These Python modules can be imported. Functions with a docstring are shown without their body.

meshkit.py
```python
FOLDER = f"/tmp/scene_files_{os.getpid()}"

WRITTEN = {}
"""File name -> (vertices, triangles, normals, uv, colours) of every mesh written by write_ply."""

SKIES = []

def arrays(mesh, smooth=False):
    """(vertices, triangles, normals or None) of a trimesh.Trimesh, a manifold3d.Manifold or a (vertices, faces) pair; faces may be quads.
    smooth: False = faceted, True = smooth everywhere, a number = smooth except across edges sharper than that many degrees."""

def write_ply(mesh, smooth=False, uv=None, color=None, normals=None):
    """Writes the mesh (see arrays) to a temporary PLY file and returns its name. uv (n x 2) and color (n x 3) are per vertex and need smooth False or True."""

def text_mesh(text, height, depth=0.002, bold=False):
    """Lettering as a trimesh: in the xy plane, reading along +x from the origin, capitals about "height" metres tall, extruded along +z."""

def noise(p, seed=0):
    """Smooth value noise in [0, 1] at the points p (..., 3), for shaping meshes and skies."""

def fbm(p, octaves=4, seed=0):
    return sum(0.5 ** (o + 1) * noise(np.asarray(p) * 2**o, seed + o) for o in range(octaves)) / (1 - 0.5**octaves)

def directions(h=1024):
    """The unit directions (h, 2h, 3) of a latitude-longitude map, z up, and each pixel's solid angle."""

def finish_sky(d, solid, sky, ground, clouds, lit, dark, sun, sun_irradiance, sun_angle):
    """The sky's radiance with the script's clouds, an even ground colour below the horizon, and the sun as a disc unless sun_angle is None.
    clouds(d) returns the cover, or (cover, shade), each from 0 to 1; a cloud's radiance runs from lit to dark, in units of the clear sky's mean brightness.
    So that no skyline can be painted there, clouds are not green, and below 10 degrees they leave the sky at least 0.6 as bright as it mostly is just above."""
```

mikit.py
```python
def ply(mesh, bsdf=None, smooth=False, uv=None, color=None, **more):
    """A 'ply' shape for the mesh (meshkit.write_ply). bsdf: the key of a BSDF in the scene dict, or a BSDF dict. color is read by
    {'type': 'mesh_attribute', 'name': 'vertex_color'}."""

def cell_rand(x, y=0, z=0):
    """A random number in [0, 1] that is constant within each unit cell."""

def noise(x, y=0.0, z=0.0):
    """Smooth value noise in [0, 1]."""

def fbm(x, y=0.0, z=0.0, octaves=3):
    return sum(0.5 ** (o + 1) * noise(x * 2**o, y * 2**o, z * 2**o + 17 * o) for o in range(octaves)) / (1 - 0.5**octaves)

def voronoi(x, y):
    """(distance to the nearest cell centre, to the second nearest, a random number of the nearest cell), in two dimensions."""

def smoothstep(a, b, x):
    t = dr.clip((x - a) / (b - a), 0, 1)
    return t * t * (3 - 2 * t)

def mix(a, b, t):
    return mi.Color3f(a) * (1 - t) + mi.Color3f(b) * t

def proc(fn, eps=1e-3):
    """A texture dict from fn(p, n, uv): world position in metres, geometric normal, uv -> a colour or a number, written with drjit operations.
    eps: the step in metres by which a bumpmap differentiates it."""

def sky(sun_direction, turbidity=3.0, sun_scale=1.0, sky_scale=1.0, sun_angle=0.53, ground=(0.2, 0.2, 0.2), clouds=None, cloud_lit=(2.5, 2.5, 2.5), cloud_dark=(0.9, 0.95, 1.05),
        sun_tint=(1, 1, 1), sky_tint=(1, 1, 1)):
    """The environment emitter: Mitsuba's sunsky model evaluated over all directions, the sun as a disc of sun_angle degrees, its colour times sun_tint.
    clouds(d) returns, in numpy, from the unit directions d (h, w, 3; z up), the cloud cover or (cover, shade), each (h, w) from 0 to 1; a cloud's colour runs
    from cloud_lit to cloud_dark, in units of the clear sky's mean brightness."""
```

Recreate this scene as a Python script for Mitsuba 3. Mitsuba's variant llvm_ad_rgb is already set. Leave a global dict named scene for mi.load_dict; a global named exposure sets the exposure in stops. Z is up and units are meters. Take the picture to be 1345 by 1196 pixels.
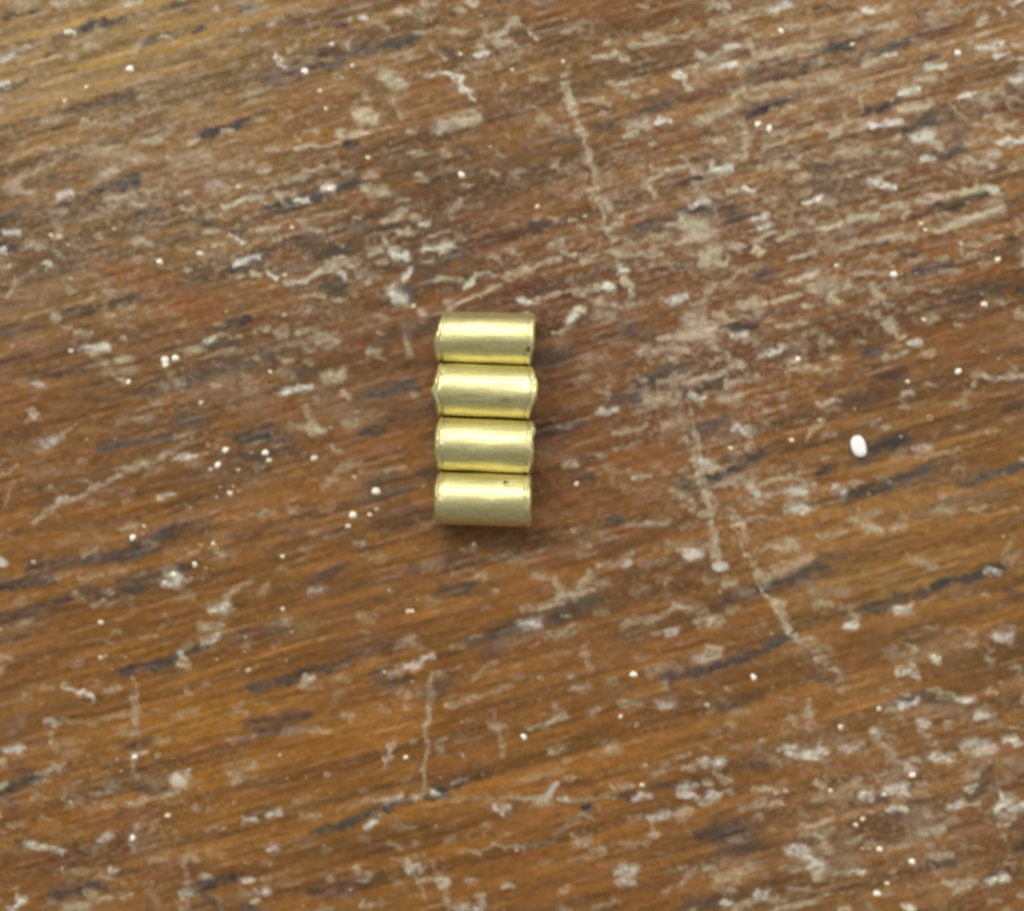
import math, random
import numpy as np
import drjit as dr
import mitsuba as mi
import trimesh
import mikit
from mikit import proc, noise, fbm, smoothstep, mix, cell_rand

# ---------------------------------------------------------------- camera, lamps, exposure
T = mi.ScalarTransform4f
S = 0.00007            # one unit of the table grid below: 0.07 mm (a rod is about 5 mm thick and 9 mm long)
GW, GH = 1345.0, 1196.0
CAM_H = 0.30
exposure = 0.0
scene, labels = {}, {}
scene['camera'] = {'type': 'thinlens', 'fov': math.degrees(2 * math.atan(GW * S / 2 / CAM_H)), 'fov_axis': 'x', 'near_clip': 0.02, 'far_clip': 20.0,
                   'aperture_radius': 0.0047, 'focus_distance': CAM_H - 0.010,
                   'to_world': T().look_at(origin=[0, 0, CAM_H], target=[0, 0, 0], up=[0, 1, 0])}
scene['room_light'] = {'type': 'constant', 'radiance': {'type': 'rgb', 'value': [0.23, 0.23, 0.22]}}
LAMPS = [  # centre (m), width and depth (m), radiance
    ((-0.35, 1.5, 1.75), 2.2, 1.1, (8.3, 8.2, 7.5)),
    ((-1.35, 0.75, 1.9), 0.5, 0.9, (9.0, 9.1, 8.8)),
    ((2.2, 0.5, 1.75), 0.6, 1.6, (5.2, 5.2, 4.9)),
]


def lin(r, g, b, gain=1.0):
    c = np.array([r, g, b], float) / 255
    c = np.where(c <= 0.04045, c / 12.92, ((c + 0.055) / 1.055) ** 2.4)
    return tuple(float(x) for x in c * gain)


def wx(u): return (u - GW / 2) * S
def wy(v): return (GH / 2 - v) * S


# ---------------------------------------------------------------- the marks of the worn table top
# o, t, r: orange, tan and red tones of the wood; d, p: dark pores, d also contact shade painted beside the rods; k, l, w: pale worn and whitish scuffs.
# Each mark: x0, y0, x1, y1, width, strength, on the table's grid
MARKS = {
    'o': '''86,223,112,227,22,7 339,40,381,34,16,4 397,114,410,114,18,6 389,145,450,141,40,5 381,171,450,177,28,5 500,177,539,181,28,5 490,44,539,40,16,4
480,201,496,225,24,5 689,10,808,20,24,7 666,18,705,18,18,4 624,171,739,165,18,4 638,201,679,193,18,5 538,110,584,108,30,5 538,136,588,153,20,4
807,12,935,20,36,5 948,165,976,171,8,4 807,181,907,181,30,5 847,201,907,197,16,4 998,161,1068,157,16,5 988,201,1000,191,12,4 1149,126,1171,118,16,5
1256,108,1294,94,24,5 1205,124,1256,124,16,4 1075,181,1095,197,24,5 1195,227,1256,225,20,5 1105,8,1141,20,20,4 124,345,153,359,20,7
153,357,181,355,14,6 181,367,270,410,60,5 130,319,161,319,14,5 249,249,270,255,22,6 205,357,221,359,14,5 241,396,270,416,32,6 141,430,153,436,12,5
136,444,157,450,8,5 88,303,96,305,10,4 269,400,369,384,32,7 359,339,397,335,20,4 329,424,389,420,16,5 462,263,486,269,12,5 470,406,539,416,24,4
450,440,470,452,24,5 500,460,520,464,20,5 426,468,450,472,12,5 554,392,586,388,18,6 588,287,628,275,12,4 715,396,759,404,18,5 747,357,779,353,10,5
546,460,566,464,22,5 759,456,779,452,16,5 709,450,739,450,12,3 837,367,891,380,24,6 855,420,891,416,30,6 1016,345,1048,351,14,5 954,384,1000,380,14,4
1006,442,1058,440,12,4 867,263,891,251,20,4 1211,327,1246,325,20,6 1256,359,1322,359,20,5 1075,343,1095,341,12,5 1224,440,1260,452,24,4
1316,251,1345,259,24,5 1256,468,1296,470,12,4 50,510,112,506,16,7 20,524,181,534,24,6 50,558,141,564,18,5 96,671,201,683,32,7 171,633,241,633,18,7
173,671,207,665,24,6 16,645,36,659,26,6 48,691,112,697,24,6 241,623,270,623,16,5 108,608,153,608,12,5 136,655,171,659,14,5 329,526,397,538,26,6
297,558,335,558,24,6 448,572,539,574,24,8 450,590,539,598,22,7 389,584,442,590,16,6 365,606,422,629,32,6 385,639,410,645,24,7 353,657,369,679,32,5
472,681,488,699,22,6 490,715,539,713,10,5 339,498,365,498,20,5 538,578,562,558,30,4 769,578,791,582,28,4 749,665,779,669,14,4 538,713,588,705,16,4
807,602,867,594,28,6 807,659,903,659,22,6 807,701,927,703,16,6 1000,490,1077,518,40,4 927,544,988,538,12,4 1004,598,1077,598,14,4 988,699,1077,695,20,5
1216,514,1266,518,16,4 1075,633,1155,625,12,6 1195,572,1236,564,16,4 1276,606,1316,602,16,5 1236,699,1345,699,36,6 1075,713,1175,711,12,5
1288,544,1345,548,12,5 0,739,52,733,20,7 92,805,270,813,40,5 181,787,270,787,24,6 0,874,161,874,50,4 80,898,270,898,40,5 0,938,141,934,12,4
269,773,329,763,24,5 313,737,365,739,20,5 333,781,410,783,32,6 414,801,510,817,50,6 309,858,470,851,14,6 269,910,329,910,24,6 399,910,539,914,28,6
420,729,539,757,32,5 410,938,450,944,20,5 269,898,319,890,18,5 538,727,578,727,18,5 538,767,572,765,30,5 618,749,699,743,18,5 634,797,691,783,24,7
578,817,638,813,28,6 691,777,723,769,22,5 719,737,808,741,24,5 662,847,759,858,40,6 771,837,808,841,28,5 666,918,719,914,40,6 588,938,648,936,30,6
711,928,808,918,24,5 538,934,554,936,28,5 839,797,875,791,20,4 847,841,915,841,22,6 972,805,1018,805,28,4 956,833,1008,829,10,5 807,870,857,870,18,5
807,954,907,948,24,5 980,898,1077,918,40,4 807,757,827,783,24,4 915,771,935,771,18,4 980,725,988,737,14,4 1016,936,1077,938,24,4 1115,717,1345,733,36,5
1075,787,1135,783,18,5 1127,809,1345,807,40,5 1095,858,1167,874,40,4 1216,898,1316,890,24,4 1075,938,1147,926,32,5 1228,942,1240,944,16,5
120,980,171,980,22,6 191,1002,201,1004,12,6 231,982,270,986,30,6 30,1133,70,1133,16,7 0,1066,90,1068,20,6 90,1076,161,1080,24,5 60,1026,92,1016,24,4
247,1046,270,1084,24,6 0,1143,70,1157,22,5 40,1157,76,1157,12,5 177,1177,193,1157,12,5 0,976,20,966,12,4 269,974,490,980,20,5 269,1006,309,1006,20,4
289,1044,381,1040,26,8 369,1006,500,1008,24,5 440,1036,480,1034,20,5 289,1094,381,1088,22,7 269,1127,349,1131,24,6 353,1127,422,1137,22,5
339,1185,422,1183,20,5 353,1080,397,1084,10,5 440,1127,500,1129,18,5 562,1004,604,1004,26,5 608,984,650,996,28,5 662,972,719,982,14,5
568,1068,642,1070,24,5 650,1086,719,1084,22,5 679,1123,719,1121,16,6 578,1137,679,1137,26,4 598,1173,759,1167,32,5 759,1149,808,1145,28,4
807,968,907,968,26,5 831,996,863,994,12,4 907,1066,948,1084,24,5 807,1097,847,1080,28,5 867,1107,919,1117,32,6 807,1177,867,1167,40,5
964,972,988,976,20,4 978,1016,1058,1020,22,4 988,1056,1068,1048,18,3 1187,968,1256,968,24,5 1095,1006,1163,1004,22,6 1276,1080,1296,1103,40,6
1216,1016,1256,1040,32,5 1187,1117,1228,1107,12,4 1135,1127,1159,1137,18,4 1264,1064,1286,1064,10,5 1310,980,1345,988,22,5 1075,962,1135,960,12,5
1276,1173,1336,1177,28,4''',
    't': '''201,80,270,64,26,6 12,130,161,96,24,6 12,36,68,22,12,5 0,102,50,88,12,5 275,159,357,128,10,5 269,60,309,50,20,5 697,88,705,96,12,5 1008,20,1058,20,10,4
1075,40,1135,36,10,5 1155,16,1187,22,24,5 108,564,141,564,10,5 464,556,498,554,10,5 422,667,438,665,10,6 1199,534,1256,528,12,4 1155,777,1228,761,12,5
1244,725,1272,723,16,5 145,984,161,982,12,5 0,1117,30,1115,10,4 277,1119,297,1121,12,5 683,1022,731,1012,12,8''',
    'r': '''177,167,203,159,12,6 185,197,270,171,9,4 175,223,217,217,16,6 257,76,270,80,18,5 124,12,153,6,12,4 0,201,20,181,18,4 626,138,658,145,16,6
689,120,725,116,12,4 773,86,808,84,10,4 638,211,648,213,10,5 695,201,713,197,10,4 751,205,761,205,8,4 546,171,562,175,10,4 901,50,913,49,9,6
919,62,937,58,14,7 948,52,976,46,14,7 970,71,986,70,10,7 1016,54,1062,44,8,5 911,130,960,104,16,7 877,120,903,112,14,5 807,92,819,88,18,5
827,70,839,70,10,5 863,62,895,70,12,4 847,197,863,195,10,4 887,234,905,233,8,6 1032,205,1040,205,8,3 1143,96,1187,84,9,6 1187,84,1228,78,6,6
1191,34,1228,30,8,6 1228,38,1268,30,14,5 1105,132,1129,130,8,6 1075,153,1097,151,26,4 1308,138,1345,155,16,6 1135,181,1171,177,14,5
1316,118,1345,128,6,5 1155,235,1175,233,10,5 1268,14,1304,12,8,4 1199,88,1216,84,10,4 1095,20,1121,28,6,4 40,345,62,341,10,5 30,355,40,357,12,5
201,442,237,440,18,6 181,446,191,448,12,4 20,474,50,460,16,4 177,472,191,474,12,5 233,440,270,432,12,5 201,315,241,313,12,4 185,255,187,257,10,5
428,367,442,369,14,8 454,283,480,279,8,5 490,351,526,355,12,5 345,448,357,448,12,5 269,363,309,355,10,4 349,279,397,275,6,4 496,337,502,333,8,5
309,289,359,287,6,4 420,396,440,392,8,4 281,277,329,277,6,4 538,255,588,263,18,4 614,319,658,319,30,4 550,335,566,327,10,4 658,375,699,371,14,6
604,406,632,398,14,5 638,400,683,390,12,5 709,416,739,408,22,5 699,375,759,369,10,4 679,335,711,343,8,4 907,325,927,325,12,5 807,377,823,380,18,5
915,357,964,357,7,6 931,406,956,392,12,6 964,452,984,462,16,6 948,299,988,293,18,4 1016,410,1044,404,12,5 1048,396,1077,392,10,6 823,462,837,468,18,4
925,462,935,460,10,5 895,351,903,355,5,5 833,343,851,347,10,4 1203,281,1224,275,12,6 1127,295,1179,293,8,5 1224,315,1256,309,12,6
1324,335,1338,335,16,5 1242,392,1276,394,12,4 1187,380,1207,384,20,5 1079,384,1087,384,12,6 1075,396,1091,398,12,5 1191,426,1224,436,16,4
1087,426,1125,424,18,4 1322,369,1345,365,8,4 0,530,8,530,8,5 0,558,40,558,22,5 88,598,141,596,14,5 60,604,112,598,8,4 193,588,213,590,10,5
430,512,446,508,10,6 309,703,337,703,16,5 719,486,745,504,30,4 715,534,759,536,16,6 705,631,749,643,20,4 711,659,808,659,26,3 687,705,713,709,12,4
598,703,679,701,10,4 779,635,808,643,16,4 895,538,921,540,14,5 911,651,923,661,12,6 1008,528,1048,524,12,4 923,711,931,715,12,5 1020,602,1036,606,12,4
1199,582,1282,560,10,6 1284,590,1314,586,10,5 1191,598,1199,586,16,4 1075,687,1115,689,12,5 1203,647,1228,645,12,5 1155,679,1179,681,20,5
1111,675,1121,673,12,4 231,845,239,841,12,5 98,884,110,886,8,5 506,862,522,868,12,5 574,870,604,866,18,5 903,743,943,741,22,5 887,769,903,769,18,6
827,771,859,769,16,4 943,823,978,821,10,4 807,833,827,833,10,4 1064,811,1077,809,8,3 1095,833,1155,831,12,4 1075,835,1095,833,12,4
1211,878,1232,882,16,5 1276,918,1296,910,16,4 6,1084,60,1101,5,6 72,1131,104,1129,18,5 165,1145,237,1141,20,5 157,1068,211,1068,16,6
247,1137,259,1141,16,5 193,1058,221,1058,6,6 369,1074,391,1072,12,6 482,1115,510,1113,16,4 486,1034,510,1036,12,4 317,968,333,962,12,4
703,1030,779,1028,12,5 674,1056,687,1056,12,5 588,1133,658,1131,8,3 729,1080,739,1076,12,4 907,1016,919,1028,24,5 923,1042,935,1038,14,5
1008,1155,1034,1151,14,5 978,1175,1000,1169,12,4 871,1078,893,1078,12,5 1139,1076,1171,1082,22,4 1187,1024,1203,1026,12,5 1191,1147,1228,1147,18,4
1187,1157,1216,1169,18,4 1175,1177,1216,1183,16,3 1131,1115,1137,1117,8,3''',
    'd': '''6,22,52,14,8,6 76,50,112,34,9,6 112,33,161,26,11,7 189,60,201,52,12,7 201,54,270,36,8,6 2,118,34,109,8,7 0,169,48,157,4,5 66,171,92,159,3,4
259,175,270,173,8,6 153,237,177,233,16,7 269,178,325,161,12,8 321,159,349,145,8,5 349,104,393,96,18,7 410,90,450,84,12,7 450,74,539,54,15,6
381,30,397,32,10,5 295,126,319,120,5,5 377,203,414,197,4,5 454,187,466,189,12,7 482,106,492,108,12,5 269,136,281,136,8,5 456,233,472,237,12,6
538,52,550,46,12,6 634,22,662,20,8,5 705,8,719,6,10,4 666,42,695,46,10,5 576,66,592,76,10,3 586,64,594,78,6,5 733,181,765,187,10,4 751,118,757,120,7,5
598,193,620,197,8,4 558,239,574,235,10,5 584,227,598,235,8,4 783,163,803,167,10,4 1052,94,1077,66,14,6 984,151,1024,132,14,8 1024,132,1058,120,7,5
976,159,986,151,5,6 851,145,873,138,12,5 845,84,859,82,8,4 829,92,839,92,8,4 927,175,935,175,8,5 911,233,919,233,10,6 1066,219,1077,223,16,5
1070,8,1076,22,10,5 1018,32,1054,18,8,4 849,227,859,227,8,4 1091,64,1113,62,18,8 1113,56,1139,52,12,4 1159,70,1175,60,14,7 1183,56,1203,52,12,5
1216,80,1232,74,6,6 1135,147,1163,143,14,8 1163,138,1181,130,8,6 1216,159,1228,151,12,7 1185,173,1220,161,14,6 1220,149,1252,145,18,4
1226,203,1248,205,12,7 1248,199,1268,193,12,8 1252,179,1268,171,14,4 1322,114,1345,118,7,5 1075,223,1097,217,16,4 1320,173,1328,173,8,5
1079,12,1095,12,12,4 1240,14,1248,10,8,4 1209,22,1220,18,8,4 124,251,141,247,18,7 157,247,181,241,14,7 96,257,114,259,12,6 78,269,88,267,10,6
181,279,203,277,16,6 0,285,24,281,16,6 0,321,20,327,14,7 261,291,270,289,12,6 173,293,177,297,8,4 88,369,92,373,6,5 92,408,120,410,12,5
0,432,14,434,20,5 251,367,270,363,12,5 74,406,80,402,10,4 151,396,181,392,12,4 357,273,381,273,12,6 381,265,426,255,16,8 444,249,460,243,12,7
349,271,365,269,8,5 303,353,347,335,14,7 347,329,365,325,8,4 410,331,458,325,20,6 456,305,526,297,14,5 518,291,524,289,8,6 301,307,321,305,10,6
269,291,277,293,12,6 295,428,329,418,12,8 275,434,297,430,8,5 430,380,454,377,18,6 474,281,482,279,8,5 273,452,309,450,10,6 293,476,329,476,10,5
339,466,359,474,14,4 534,377,539,380,10,8 389,454,397,456,10,5 490,456,510,450,8,4 697,295,719,295,10,6 586,341,614,337,12,6 548,357,584,347,20,5
558,367,570,363,12,5 542,440,564,432,18,5 791,309,799,313,10,5 759,329,773,325,6,4 709,470,749,468,22,6 538,380,542,392,12,5 895,279,927,275,12,8
841,295,897,285,12,5 839,299,883,301,10,5 960,432,994,428,16,7 994,367,1008,359,16,7 939,269,968,281,22,4 956,291,972,283,12,5 1046,343,1070,343,5,5
827,436,859,444,18,4 807,420,831,436,16,4 978,416,984,418,8,6 1066,241,1077,241,8,6 883,241,895,241,12,4 1232,269,1256,275,12,7 1256,271,1294,253,14,7
1135,325,1163,321,10,5 1181,335,1203,333,14,6 1203,355,1244,347,14,6 1276,386,1312,377,16,6 1135,464,1155,464,16,7 1324,311,1338,315,10,6
1127,367,1145,367,6,4 1252,392,1276,398,16,3 1075,247,1115,251,20,3 40,492,80,490,10,4 112,524,165,526,6,4 130,588,231,570,16,5 128,590,177,582,10,5
235,552,259,556,20,5 241,502,270,488,16,6 207,703,237,691,14,7 177,715,209,705,16,6 231,689,270,687,18,4 50,665,64,663,10,4 389,490,418,486,16,5
418,504,450,490,6,4 474,524,539,504,22,5 518,508,534,506,16,6 478,568,498,564,14,9 317,576,353,572,22,7 345,592,363,592,14,5 353,562,381,584,24,4
277,596,319,594,16,4 323,600,345,600,12,5 486,639,510,627,22,5 486,657,539,639,16,4 490,679,539,679,30,3 277,490,305,486,12,4 393,679,430,673,8,3
550,623,570,619,14,5 538,514,544,508,16,5 713,482,733,480,12,4 797,524,808,522,8,5 711,568,755,562,24,5 751,633,777,629,10,6 795,687,808,683,14,5
699,703,719,713,20,3 841,502,867,500,18,7 867,490,895,484,14,7 807,522,843,520,20,5 921,510,954,500,16,5 943,496,952,500,10,6 891,518,909,522,10,6
911,566,956,550,16,6 923,629,968,616,12,8 968,616,1000,594,14,7 895,635,915,637,16,5 807,685,815,683,10,6 1075,508,1187,496,16,3 1105,532,1159,518,18,3
1143,590,1187,578,18,7 1171,578,1191,574,18,6 1111,649,1167,639,18,8 1167,635,1220,616,16,7 1220,612,1256,604,10,4 1272,633,1345,610,14,9
1256,637,1288,637,12,5 1075,621,1095,614,14,5 1115,612,1155,602,10,4 1330,500,1345,500,8,5 1107,663,1121,661,14,4 1079,659,1087,663,8,4
0,769,68,761,18,7 40,743,181,727,20,6 112,781,181,773,16,6 100,773,128,769,12,4 177,765,221,751,22,5 197,723,209,719,8,6 0,815,90,789,22,5
161,882,231,868,14,7 231,858,270,849,12,6 241,745,253,743,14,7 78,771,82,773,4,5 213,890,227,884,12,3 20,841,32,837,12,3 157,761,173,757,10,4
329,902,381,894,16,7 381,894,397,886,12,4 426,882,456,872,14,7 389,884,418,876,14,5 456,860,478,855,8,4 319,829,369,825,24,4 281,841,313,841,12,4
494,888,514,886,20,5 506,898,539,890,10,6 470,723,498,719,10,4 494,849,518,843,12,4 438,938,446,940,8,4 377,799,379,803,4,3 584,771,618,769,18,5
588,733,618,741,30,3 574,779,638,779,12,4 618,771,662,763,12,3 646,833,687,823,20,6 614,841,650,835,12,6 636,858,662,845,22,4 574,902,594,896,22,5
558,916,578,908,20,4 731,807,755,799,20,7 755,793,789,787,16,5 719,817,733,813,10,6 695,813,711,803,12,5 538,743,550,747,10,3 915,884,948,872,14,9
948,872,1004,853,16,8 1004,851,1044,835,12,8 871,890,903,884,16,6 879,896,887,902,12,5 1008,769,1058,755,14,8 1052,753,1077,743,12,7
939,795,964,787,16,5 960,783,1004,775,16,4 992,769,1008,773,12,5 943,934,980,922,12,4 1062,884,1077,890,10,4 1139,797,1175,797,14,7
1175,785,1216,779,14,6 1228,769,1268,757,16,9 1268,759,1314,745,16,9 1308,743,1318,743,10,7 1216,775,1228,771,8,5 1075,745,1085,745,12,6
1079,731,1111,725,12,4 1087,896,1111,894,12,4 1183,914,1220,910,12,5 1224,922,1264,920,12,6 1248,874,1256,874,12,4 1111,809,1133,807,20,3
0,1036,48,1024,18,7 40,1024,50,1020,12,5 72,1173,112,1167,20,6 120,1159,141,1165,12,6 185,1034,221,1038,16,6 22,1103,38,1105,10,7 100,1115,120,1123,5,5
136,1004,161,1002,10,4 263,1163,270,1177,20,5 145,1133,159,1141,12,3 337,960,381,956,12,5 325,1068,355,1064,10,5 414,1092,462,1080,14,7
462,1076,510,1062,12,7 510,1056,539,1050,12,6 472,1159,500,1149,12,4 273,1159,307,1153,12,7 319,1191,331,1195,12,7 269,1181,287,1187,14,4
574,1036,604,1026,18,7 604,1024,642,1014,10,6 558,1046,590,1044,8,6 769,1060,777,1060,12,7 739,1056,755,1058,8,3 919,1097,943,1094,18,5
945,1088,984,1105,34,6 948,1115,970,1117,16,5 811,1044,831,1044,12,6 903,1187,935,1185,18,5 855,1028,887,1030,12,3 988,1004,1010,1006,16,4
1222,1131,1256,1133,10,5 1207,1076,1220,1076,12,4 1268,1048,1284,1044,10,5 1286,1024,1304,1008,22,4 1328,1078,1344,1092,20,4 1123,1181,1139,1189,12,3''',
    'p': '''34,106,96,92,5,4 0,60,46,54,6,4 60,72,84,60,8,4 68,149,100,141,9,6 100,144,177,124,17,7 177,112,270,108,5,3 422,68,442,68,12,7 442,30,456,42,12,6
436,14,446,18,10,5 331,67,343,66,8,4 801,24,808,26,8,4 769,136,799,145,12,4 654,2,687,1,4,5 984,94,996,96,12,7 996,86,1016,106,18,6
1016,80,1040,80,14,6 1020,102,1036,100,12,7 831,132,887,128,12,4 1203,48,1248,38,18,4 1125,44,1155,42,12,4 1121,86,1133,82,12,6 30,271,56,273,14,4
68,347,96,349,8,6 227,269,249,265,10,5 36,430,50,430,10,6 100,430,116,430,10,6 12,396,24,400,12,4 0,478,32,470,12,5 369,317,410,315,14,6
739,335,751,337,8,5 829,311,843,309,12,4 1034,458,1044,460,10,5 1316,291,1332,287,8,4 80,490,112,484,12,6 187,522,209,514,12,5 167,516,191,518,8,4
393,663,418,663,10,4 442,665,454,663,12,4 375,701,393,701,12,4 538,669,562,673,14,5 705,582,719,590,18,5 751,619,779,623,12,7 783,602,791,606,10,4
948,598,980,606,10,4 1159,494,1187,490,18,6 410,759,438,751,12,7 434,751,452,741,10,6 325,948,401,938,16,7 980,914,1000,914,16,5 1322,777,1334,781,16,5
20,1010,40,1010,18,5 169,982,197,976,18,6 414,1171,472,1157,18,7 956,1181,964,1181,10,4 1149,1050,1171,1048,10,6 1195,1052,1207,1052,10,7
1115,1056,1145,1056,8,5 1167,1070,1189,1072,12,6 1302,1145,1316,1143,12,5''',
    'k': '''153,10,181,22,12,4 110,225,141,233,18,4 60,96,64,100,6,5 377,10,410,16,14,4 508,128,526,141,16,3 359,102,377,104,12,5 462,10,488,8,10,5
454,120,458,122,10,4 343,175,319,201,12,3 588,118,596,118,10,5 695,193,699,195,8,5 679,157,691,161,14,3 544,187,550,187,8,5 100,335,128,343,26,4
171,305,197,303,16,3 181,339,181,343,14,4 40,380,80,369,40,3 0,410,60,400,40,3 20,444,50,450,26,5 191,460,195,460,12,4 241,367,249,367,8,5
446,297,462,299,14,5 389,353,405,349,14,5 387,400,393,404,10,4 530,420,538,430,18,5 349,458,389,450,16,4 426,406,446,414,20,3 670,271,683,269,12,4
719,247,731,249,10,4 787,347,793,349,10,4 777,442,785,436,14,7 650,398,656,400,8,5 731,448,743,460,12,4 538,440,540,470,6,4 815,428,853,436,22,3
935,377,939,380,8,5 1101,299,1123,309,16,5 1232,406,1244,402,16,4 1328,448,1342,450,16,4 1314,420,1345,440,18,3 0,498,50,502,18,4 32,514,48,512,12,4
261,518,270,538,16,4 20,596,34,596,16,4 58,619,98,616,14,6 34,625,46,625,14,5 128,647,169,643,10,5 247,610,259,608,12,6 197,699,249,671,12,5
237,679,270,681,20,4 94,707,112,711,20,4 76,715,84,715,12,5 269,508,329,522,50,5 289,498,317,490,20,5 410,518,450,546,36,5 506,596,528,590,12,4
269,619,339,629,26,4 269,659,329,655,24,3 450,635,480,649,30,4 480,619,506,619,12,5 365,691,450,701,20,4 277,707,301,705,14,5 470,546,498,546,10,5
749,526,769,522,14,4 715,596,753,606,18,6 705,681,729,675,14,4 755,705,787,701,22,5 670,701,679,709,12,4 650,715,662,713,12,4 542,542,564,544,12,3
956,602,976,602,16,5 823,649,871,649,12,5 1036,659,1058,657,12,6 915,586,935,578,12,4 1187,518,1195,516,12,4 1191,639,1256,627,12,4
1216,673,1248,665,24,5 1256,655,1316,649,18,5 1284,518,1336,516,8,3 1131,546,1143,558,12,3 56,759,92,755,12,5 221,725,237,729,16,4 219,741,239,749,16,5
16,827,56,817,18,5 0,853,10,855,16,4 0,837,12,841,12,4 279,727,305,729,22,5 309,837,325,837,16,6 359,821,407,829,32,5 482,807,502,809,12,4
502,755,539,753,18,4 482,866,502,876,24,4 492,896,518,902,18,5 430,801,432,801,8,3 389,719,414,719,12,4 666,835,699,831,24,5 652,847,679,839,20,6
709,813,723,815,12,5 725,723,777,719,14,6 767,821,775,819,12,4 779,858,808,866,14,2 807,906,843,918,30,4 968,777,984,777,14,6 1004,769,1012,771,10,5
1054,765,1068,763,18,6 823,833,859,829,14,5 859,892,873,894,14,5 921,926,935,926,14,5 1028,858,1056,858,12,4 1054,894,1077,896,10,5
935,898,943,902,10,3 943,825,964,821,12,3 1040,847,1068,845,12,3 1159,757,1179,757,22,4 1254,781,1268,781,16,5 1203,835,1268,847,26,4
1171,862,1211,862,16,6 1203,894,1203,902,14,4 1216,858,1244,853,12,4 1220,930,1288,936,22,6 1211,944,1216,950,16,8 1338,888,1345,892,20,6
1091,870,1109,888,10,4 1075,884,1087,884,14,3 1075,896,1083,896,10,4 28,968,46,978,24,4 76,986,96,990,16,4 179,1022,201,1024,18,6
207,1002,219,1012,12,5 201,1022,221,1022,12,5 249,1028,261,1028,12,4 86,1034,104,1044,14,5 104,1050,120,1068,14,6 60,1092,74,1092,12,4
185,1111,219,1127,30,5 189,1097,193,1097,16,4 193,1175,203,1181,12,7 203,1181,211,1195,12,7 177,964,189,960,12,4 110,1111,126,1115,12,5
299,1010,329,1004,20,5 315,1024,349,1024,12,5 498,980,516,976,8,4 367,1064,397,1054,10,5 492,1068,502,1072,10,6 387,1103,407,1103,16,6
275,1171,291,1181,8,6 287,1179,295,1195,7,6 424,1137,446,1141,16,3 450,996,466,996,12,3 604,968,616,964,18,4 731,1094,755,1078,10,7
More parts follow.
